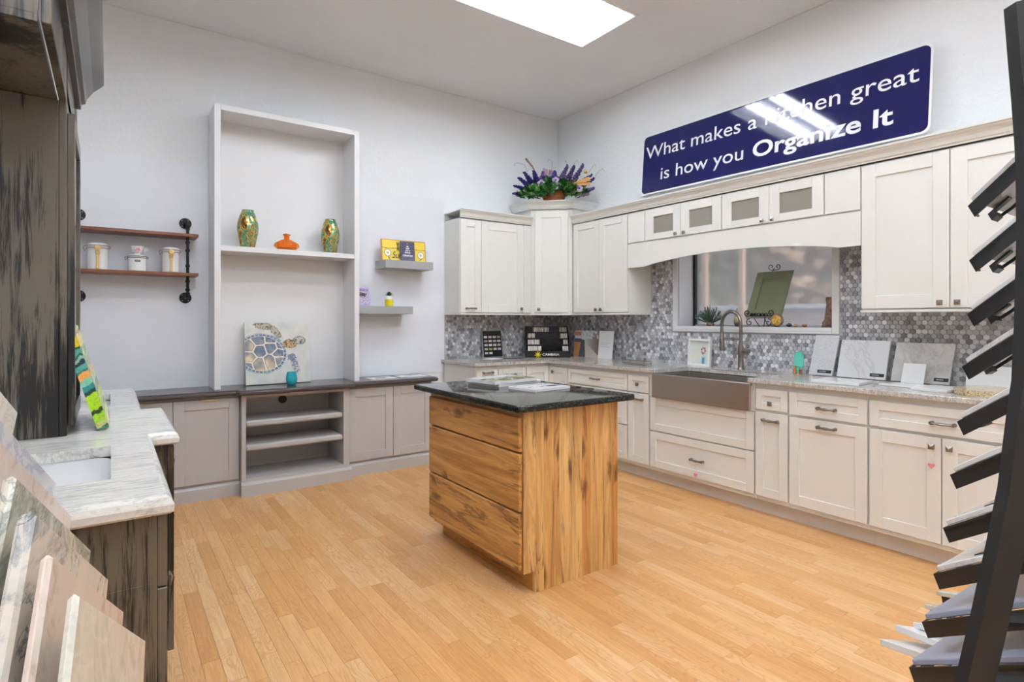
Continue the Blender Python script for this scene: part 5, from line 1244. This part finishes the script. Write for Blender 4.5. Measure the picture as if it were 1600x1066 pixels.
for i, (x, y) in enumerate(TIPS):
    if i == 0: continue
    d = .95; tip = rk(d, (x - 800) / 888 * d, 1.33 + (499 - y) / 888 * d); a = lt(tip)
    mb = MB(); mb.slab(a - EV * TL_, EV * TL_, UV * -TH, WV, .003); mb.slab(a - EV * TL_ - UV * .004, EV * TL_, WV * .018, -UV, .003); mb.slab(a - EV * TL_ - UV * .004 + WV * (TWd - .018), EV * TL_, WV * .018, -UV, .003); mb.slab(a - EV * .003 - UV * .0, EV * .003, WV * .02, -UV, TH * .9)
    mb.slab(a - EV * TL_ + WV * (TWd - .003), EV * TL_, UV * -TH, WV, .003)
    tr = mb.done('tray', 'blackmetal', rack)
    mb = MB(); c = a + WV * .085 - UV * .004; mb.slab(c - EV * .045, EV * .045, WV * .014, -UV, .004); mb.slab(c - EV * .012 - UV * .004, EV * .012, WV * .03, -UV, .010)
    mb.tube([c - EV * .004 - UV * .008 + WV * .03, c - EV * .03 - UV * .004 + WV * .05, c - EV * .07 + WV * .055, c - EV * .11 + WV * .045], .003, 6); mb.done('clip', 'blackmetal', tr)
    if MT[i]:
        t = .009; o_ = tip - EV * (TL_ - .02) + UV * .0005 + WV * .004
        rs = T('stone_sample', NAMES[i], 'stone sample', o_); mb = MB(); mb.slab((0, 0, 0), EV * (TL_ - .03), WV * (TWd - .02), UV, t, .0015)
        mb.done('slab', MT[i], rs)
        if i < 5:
            c = EV * (TL_ - .11) + WV * .085; V = [c + EV * .055 * math.cos(k * PI / 12) + WV * .05 * math.sin(k * PI / 12) for k in range(24)]; mb = MB(); mb._add([v - UV * .0004 for v in V] + [v - UV * .0012 for v in V], [list(range(24)), list(range(24, 48))[::-1]] + [[k, (k + 1) % 24, 24 + (k + 1) % 24, 24 + k] for k in range(24)]); mb.done('round_sticker', 'paper', rs)
        if i in (7, 8): mb = MB(); mb.slab(EV * (TL_ - .14) + WV * .02 + UV * (t + .0003), EV * .035, WV * .012, UV, .001); mb.done('label_strip', 'ink', rs)
# bowed side posts
PP = [(1568, 0), (1568, 15), (1574, 90), (1580, 160), (1585, 230), (1587, 296), (1587.5, 378), (1584, 505), (1580, 595), (1573, 640), (1558, 762), (1540, 850), (1517, 955), (1491, 1066), (1430, 1340), (1330, 1850)]
dp = .72; pl = [((x - 800) / 888 * dp, 1.33 + (499 - y) / 888 * dp) for x, y in PP][1:]; pl[-1] = (pl[-1][0], 0.012)
for off in (0, .36):
    mb = MB(); wd = .030; V = []; F = []
    for l, z in pl:
        k = .046 if z > 1.30 else .034; V += [lt(rk(dp, l + off, z)), lt(rk(dp, l + off + k, z + (.012 if z == pl[0][1] else 0))), lt(rk(dp - .018, l + off + k, z + (.012 if z == pl[0][1] else 0))), lt(rk(dp - .018, l + off, z))]
    n = len(pl)
    for i in range(n - 1):
        for k in range(4): F.append([i * 4 + k, i * 4 + (k + 1) % 4, (i + 1) * 4 + (k + 1) % 4, (i + 1) * 4 + k])
    F += [[0, 1, 2, 3], [(n - 1) * 4 + k for k in range(4)][::-1]]
    mb._add(V, F); mb.done('post', 'blackmetal', rack)
mb = MB(); mb.slab(lt(rk(.55, .36, .012)), FW * .5, RT * .55, (0, 0, -1), .012); mb.done('base', 'blackmetal', rack)
# arms from post to trays
for i, (x, y) in enumerate(TIPS):
    if i == 0: continue
    d = .95; tip = rk(d, (x - 800) / 888 * d, 1.33 + (499 - y) / 888 * d); p = lt(tip) - EV * .26 - UV * .02
    l, z = min(pl, key=lambda q: abs(q[1] - (p + TR0).z)); q = lt(rk(dp + .01, l + .03, (p + TR0).z))
    mb = MB(); mb.tube([q, p + WV * .006], .008, 6); mb.done('arm', 'blackmetal', rack)
# fanned white samples low on the far side of the tower
def lowslab(px0, px1, d0, d1, wx, t, m, lab):
    a = rk(d0, (px0[0] - 800) / 888 * d0, 1.33 + (499 - px0[1]) / 888 * d0); b = rk(d1, (px1[0] - 800) / 888 * d1, 1.33 + (499 - px1[1]) / 888 * d1)
    u = b - a; v = rk(wx[0], wx[1], wx[2]); v = v - u.normalized() * v.dot(u.normalized()); nn = u.cross(v).normalized(); nn = nn if nn.z > 0 else -nn
    rs = T('stone_sample', lab, 'stone sample', a); mb = MB(); mb.slab((0, 0, 0), u, v, -nn, t, .0012); mb.done('slab', m, rs); return a, b, v, nn
fan = T('sample_fan', 'low black bracket stand fanning out small white samples by the floor', 'display rack', rk(1.32, 1.0, 0))
FL = [((1374, 998), (1450, 1024), 1.30, 1.17, 'white sample at the lowest, outermost step of the floor fan'),
      ((1399, 976), (1482, 1008), 1.30, 1.17, 'white sample second from the bottom of the floor fan'),
      ((1426, 972), (1500, 985), 1.30, 1.19, 'white sample third from the bottom of the floor fan'),
      ((1444, 944), (1508, 956), 1.32, 1.20, 'cream sample fourth from the bottom of the floor fan'),
      ((1462, 923), (1520, 934), 1.34, 1.22, 'cream sample highest on the floor fan, just under the eighth tray')]
mbk = MB(); O = rk(1.32, 1.0, 0)
for i, (p0, p1, d0, d1, lab) in enumerate(FL):
    a, b, v, nn = lowslab(p0, p1, d0, d1, (.10, .113, -.042), .010 if i > 2 else .014, 'quartz' if i < 3 else 'beigestone', lab)
    c = (a + b) / 2 + v * .5 - nn * (.010 if i > 2 else .014) - O
    mb = MB(); mb.slab(c - v * .35 - nn * .004, (b - a) * .45, v * .9, nn, .0035); mb.slab((a - O) - nn * .030 + (b - a) * (.72 if i < 3 else 0) + v * .1, (b - a) * .25, v * .02, nn, .02); mb.done('bracket', 'blackmetal', fan)
mb = MB(); c0 = Vector((0, 0, 0)); top = a + v * .8 - O; bot = Vector((top.x, top.y, 0)); mb.tube([bot, Vector((top.x, top.y, top.z - .02))], .012, 8); mb.lathe([(0, 0), (.10, 0), (.10, .008), (0, .012)], (bot.x, bot.y, 0), 20); mb.done('pole', 'blackmetal', fan)

# ------------------------------------------------------------------ outside the window
M['grass'] = plain('dry_grass_ground', '#8d8a6a', .9, var=.4, scale=2)
M['crown1'] = plain('grey_green_foliage', '#8b987a', .8, var=.5, scale=3); M['crown2'] = plain('brown_green_foliage', '#a8937c', .8, var=.5, scale=3); M['trunk'] = plain('tree_trunk', '#6d5848', .9, var=.5, scale=5)
M['postwood'] = plain('pale_porch_wood', '#c9a88c', .7, var=.1)
MB().box(4.55, 40, -18, 32, -.30, -.2).done('ground', 'grass', kind='structure')
for lab, y in (('pale wooden porch post outside, near the left window edge', 4.345), ('pale wooden porch post outside, behind the easel', 3.845)):
    r = T('porch_post', lab, 'post', (6.0, y, -.2)); mb = MB(); mb.box(-.028, .028, -.028, .028, 0, 3.0, .004); mb.done('shaft', 'postwood', r); mb = MB(); mb.box(-.045, .045, -.045, .045, 0, .12, .004); mb.done('foot', 'postwood', r)
M['parapet'] = plain('pale_pinkish_wall', '#c9b8ad', .8, var=.1)
r = T('porch_wall', 'low pale porch wall with a white cap seen through the window', 'wall', (6.15, .5, -.2)); MB().box(-.08, .08, 0, 6.5, 0, 1.64).done('wall', 'parapet', r); mb = MB(); mb.box(-.11, .11, 0, 6.5, 1.641, 1.69, .004); mb.done('cap', 'trim', r)
rr = random.Random(5)
for i, (x, y, cr, hgt) in enumerate(((11.5, 5.7, 1.2, 5.6), (11.8, 8.2, 1.25, 5.2), (11.4, 10.7, 1.2, 6.0), (15.6, 7.4, 1.7, 7.5), (15.8, 11.0, 1.75, 7.0), (15.5, 14.6, 1.7, 7.8), (19.6, 10.6, 2.0, 9.0), (19.8, 15.0, 2.1, 9.5))):
    r = T('tree', 'hazy tree standing beyond the porch outside the window', 'tree', (x, y, -.2), 0, 'trees outside the window')
    mb = MB(); mb.tube([(0, 0, 0), (.1, .05, hgt * .5), (0, .1, hgt * .85)], [.16, .12, .05], 8); mb.done('trunk', 'trunk', r)
    mb = MB()
    for k in range(int(1000 * cr * cr / 1.5)):
        a = rr.random() * 2 * PI; b_ = math.acos(rr.uniform(-1, 1)); q = rr.random() ** .4; p = Vector((math.cos(a) * math.sin(b_) * cr * q, math.sin(a) * math.sin(b_) * cr * q, hgt * .55 + math.cos(b_) * hgt * .42 * q))
        mb.leaf(p, (rr.uniform(-1, 1), rr.uniform(-1, 1), rr.uniform(-.6, .6)), 0.30, .2, (rr.uniform(-1, 1), rr.uniform(-1, 1), .4))
    mb.done('crown', 'crown1' if i % 2 else 'crown2', r)
for i in range(6):
    r = T('shrub', 'brownish shrub growing beyond the porch outside the window', 'shrub', (9 + (i % 2) * .9, 2.4 + i * 1.75, -.2), 0, 'shrubs outside the window'); mb = MB()
    for k in range(260):
        a = rr.random() * 2 * PI; q = rr.random() ** .5; mb.leaf((math.cos(a) * .6 * q, math.sin(a) * .7 * q,   .1 + rr.random() * 1.5 * (1.1 - q * q)), (math.cos(a), math.sin(a), rr.random() * 1.5), .22, .1)
    mb.done('foliage', 'crown2', r)
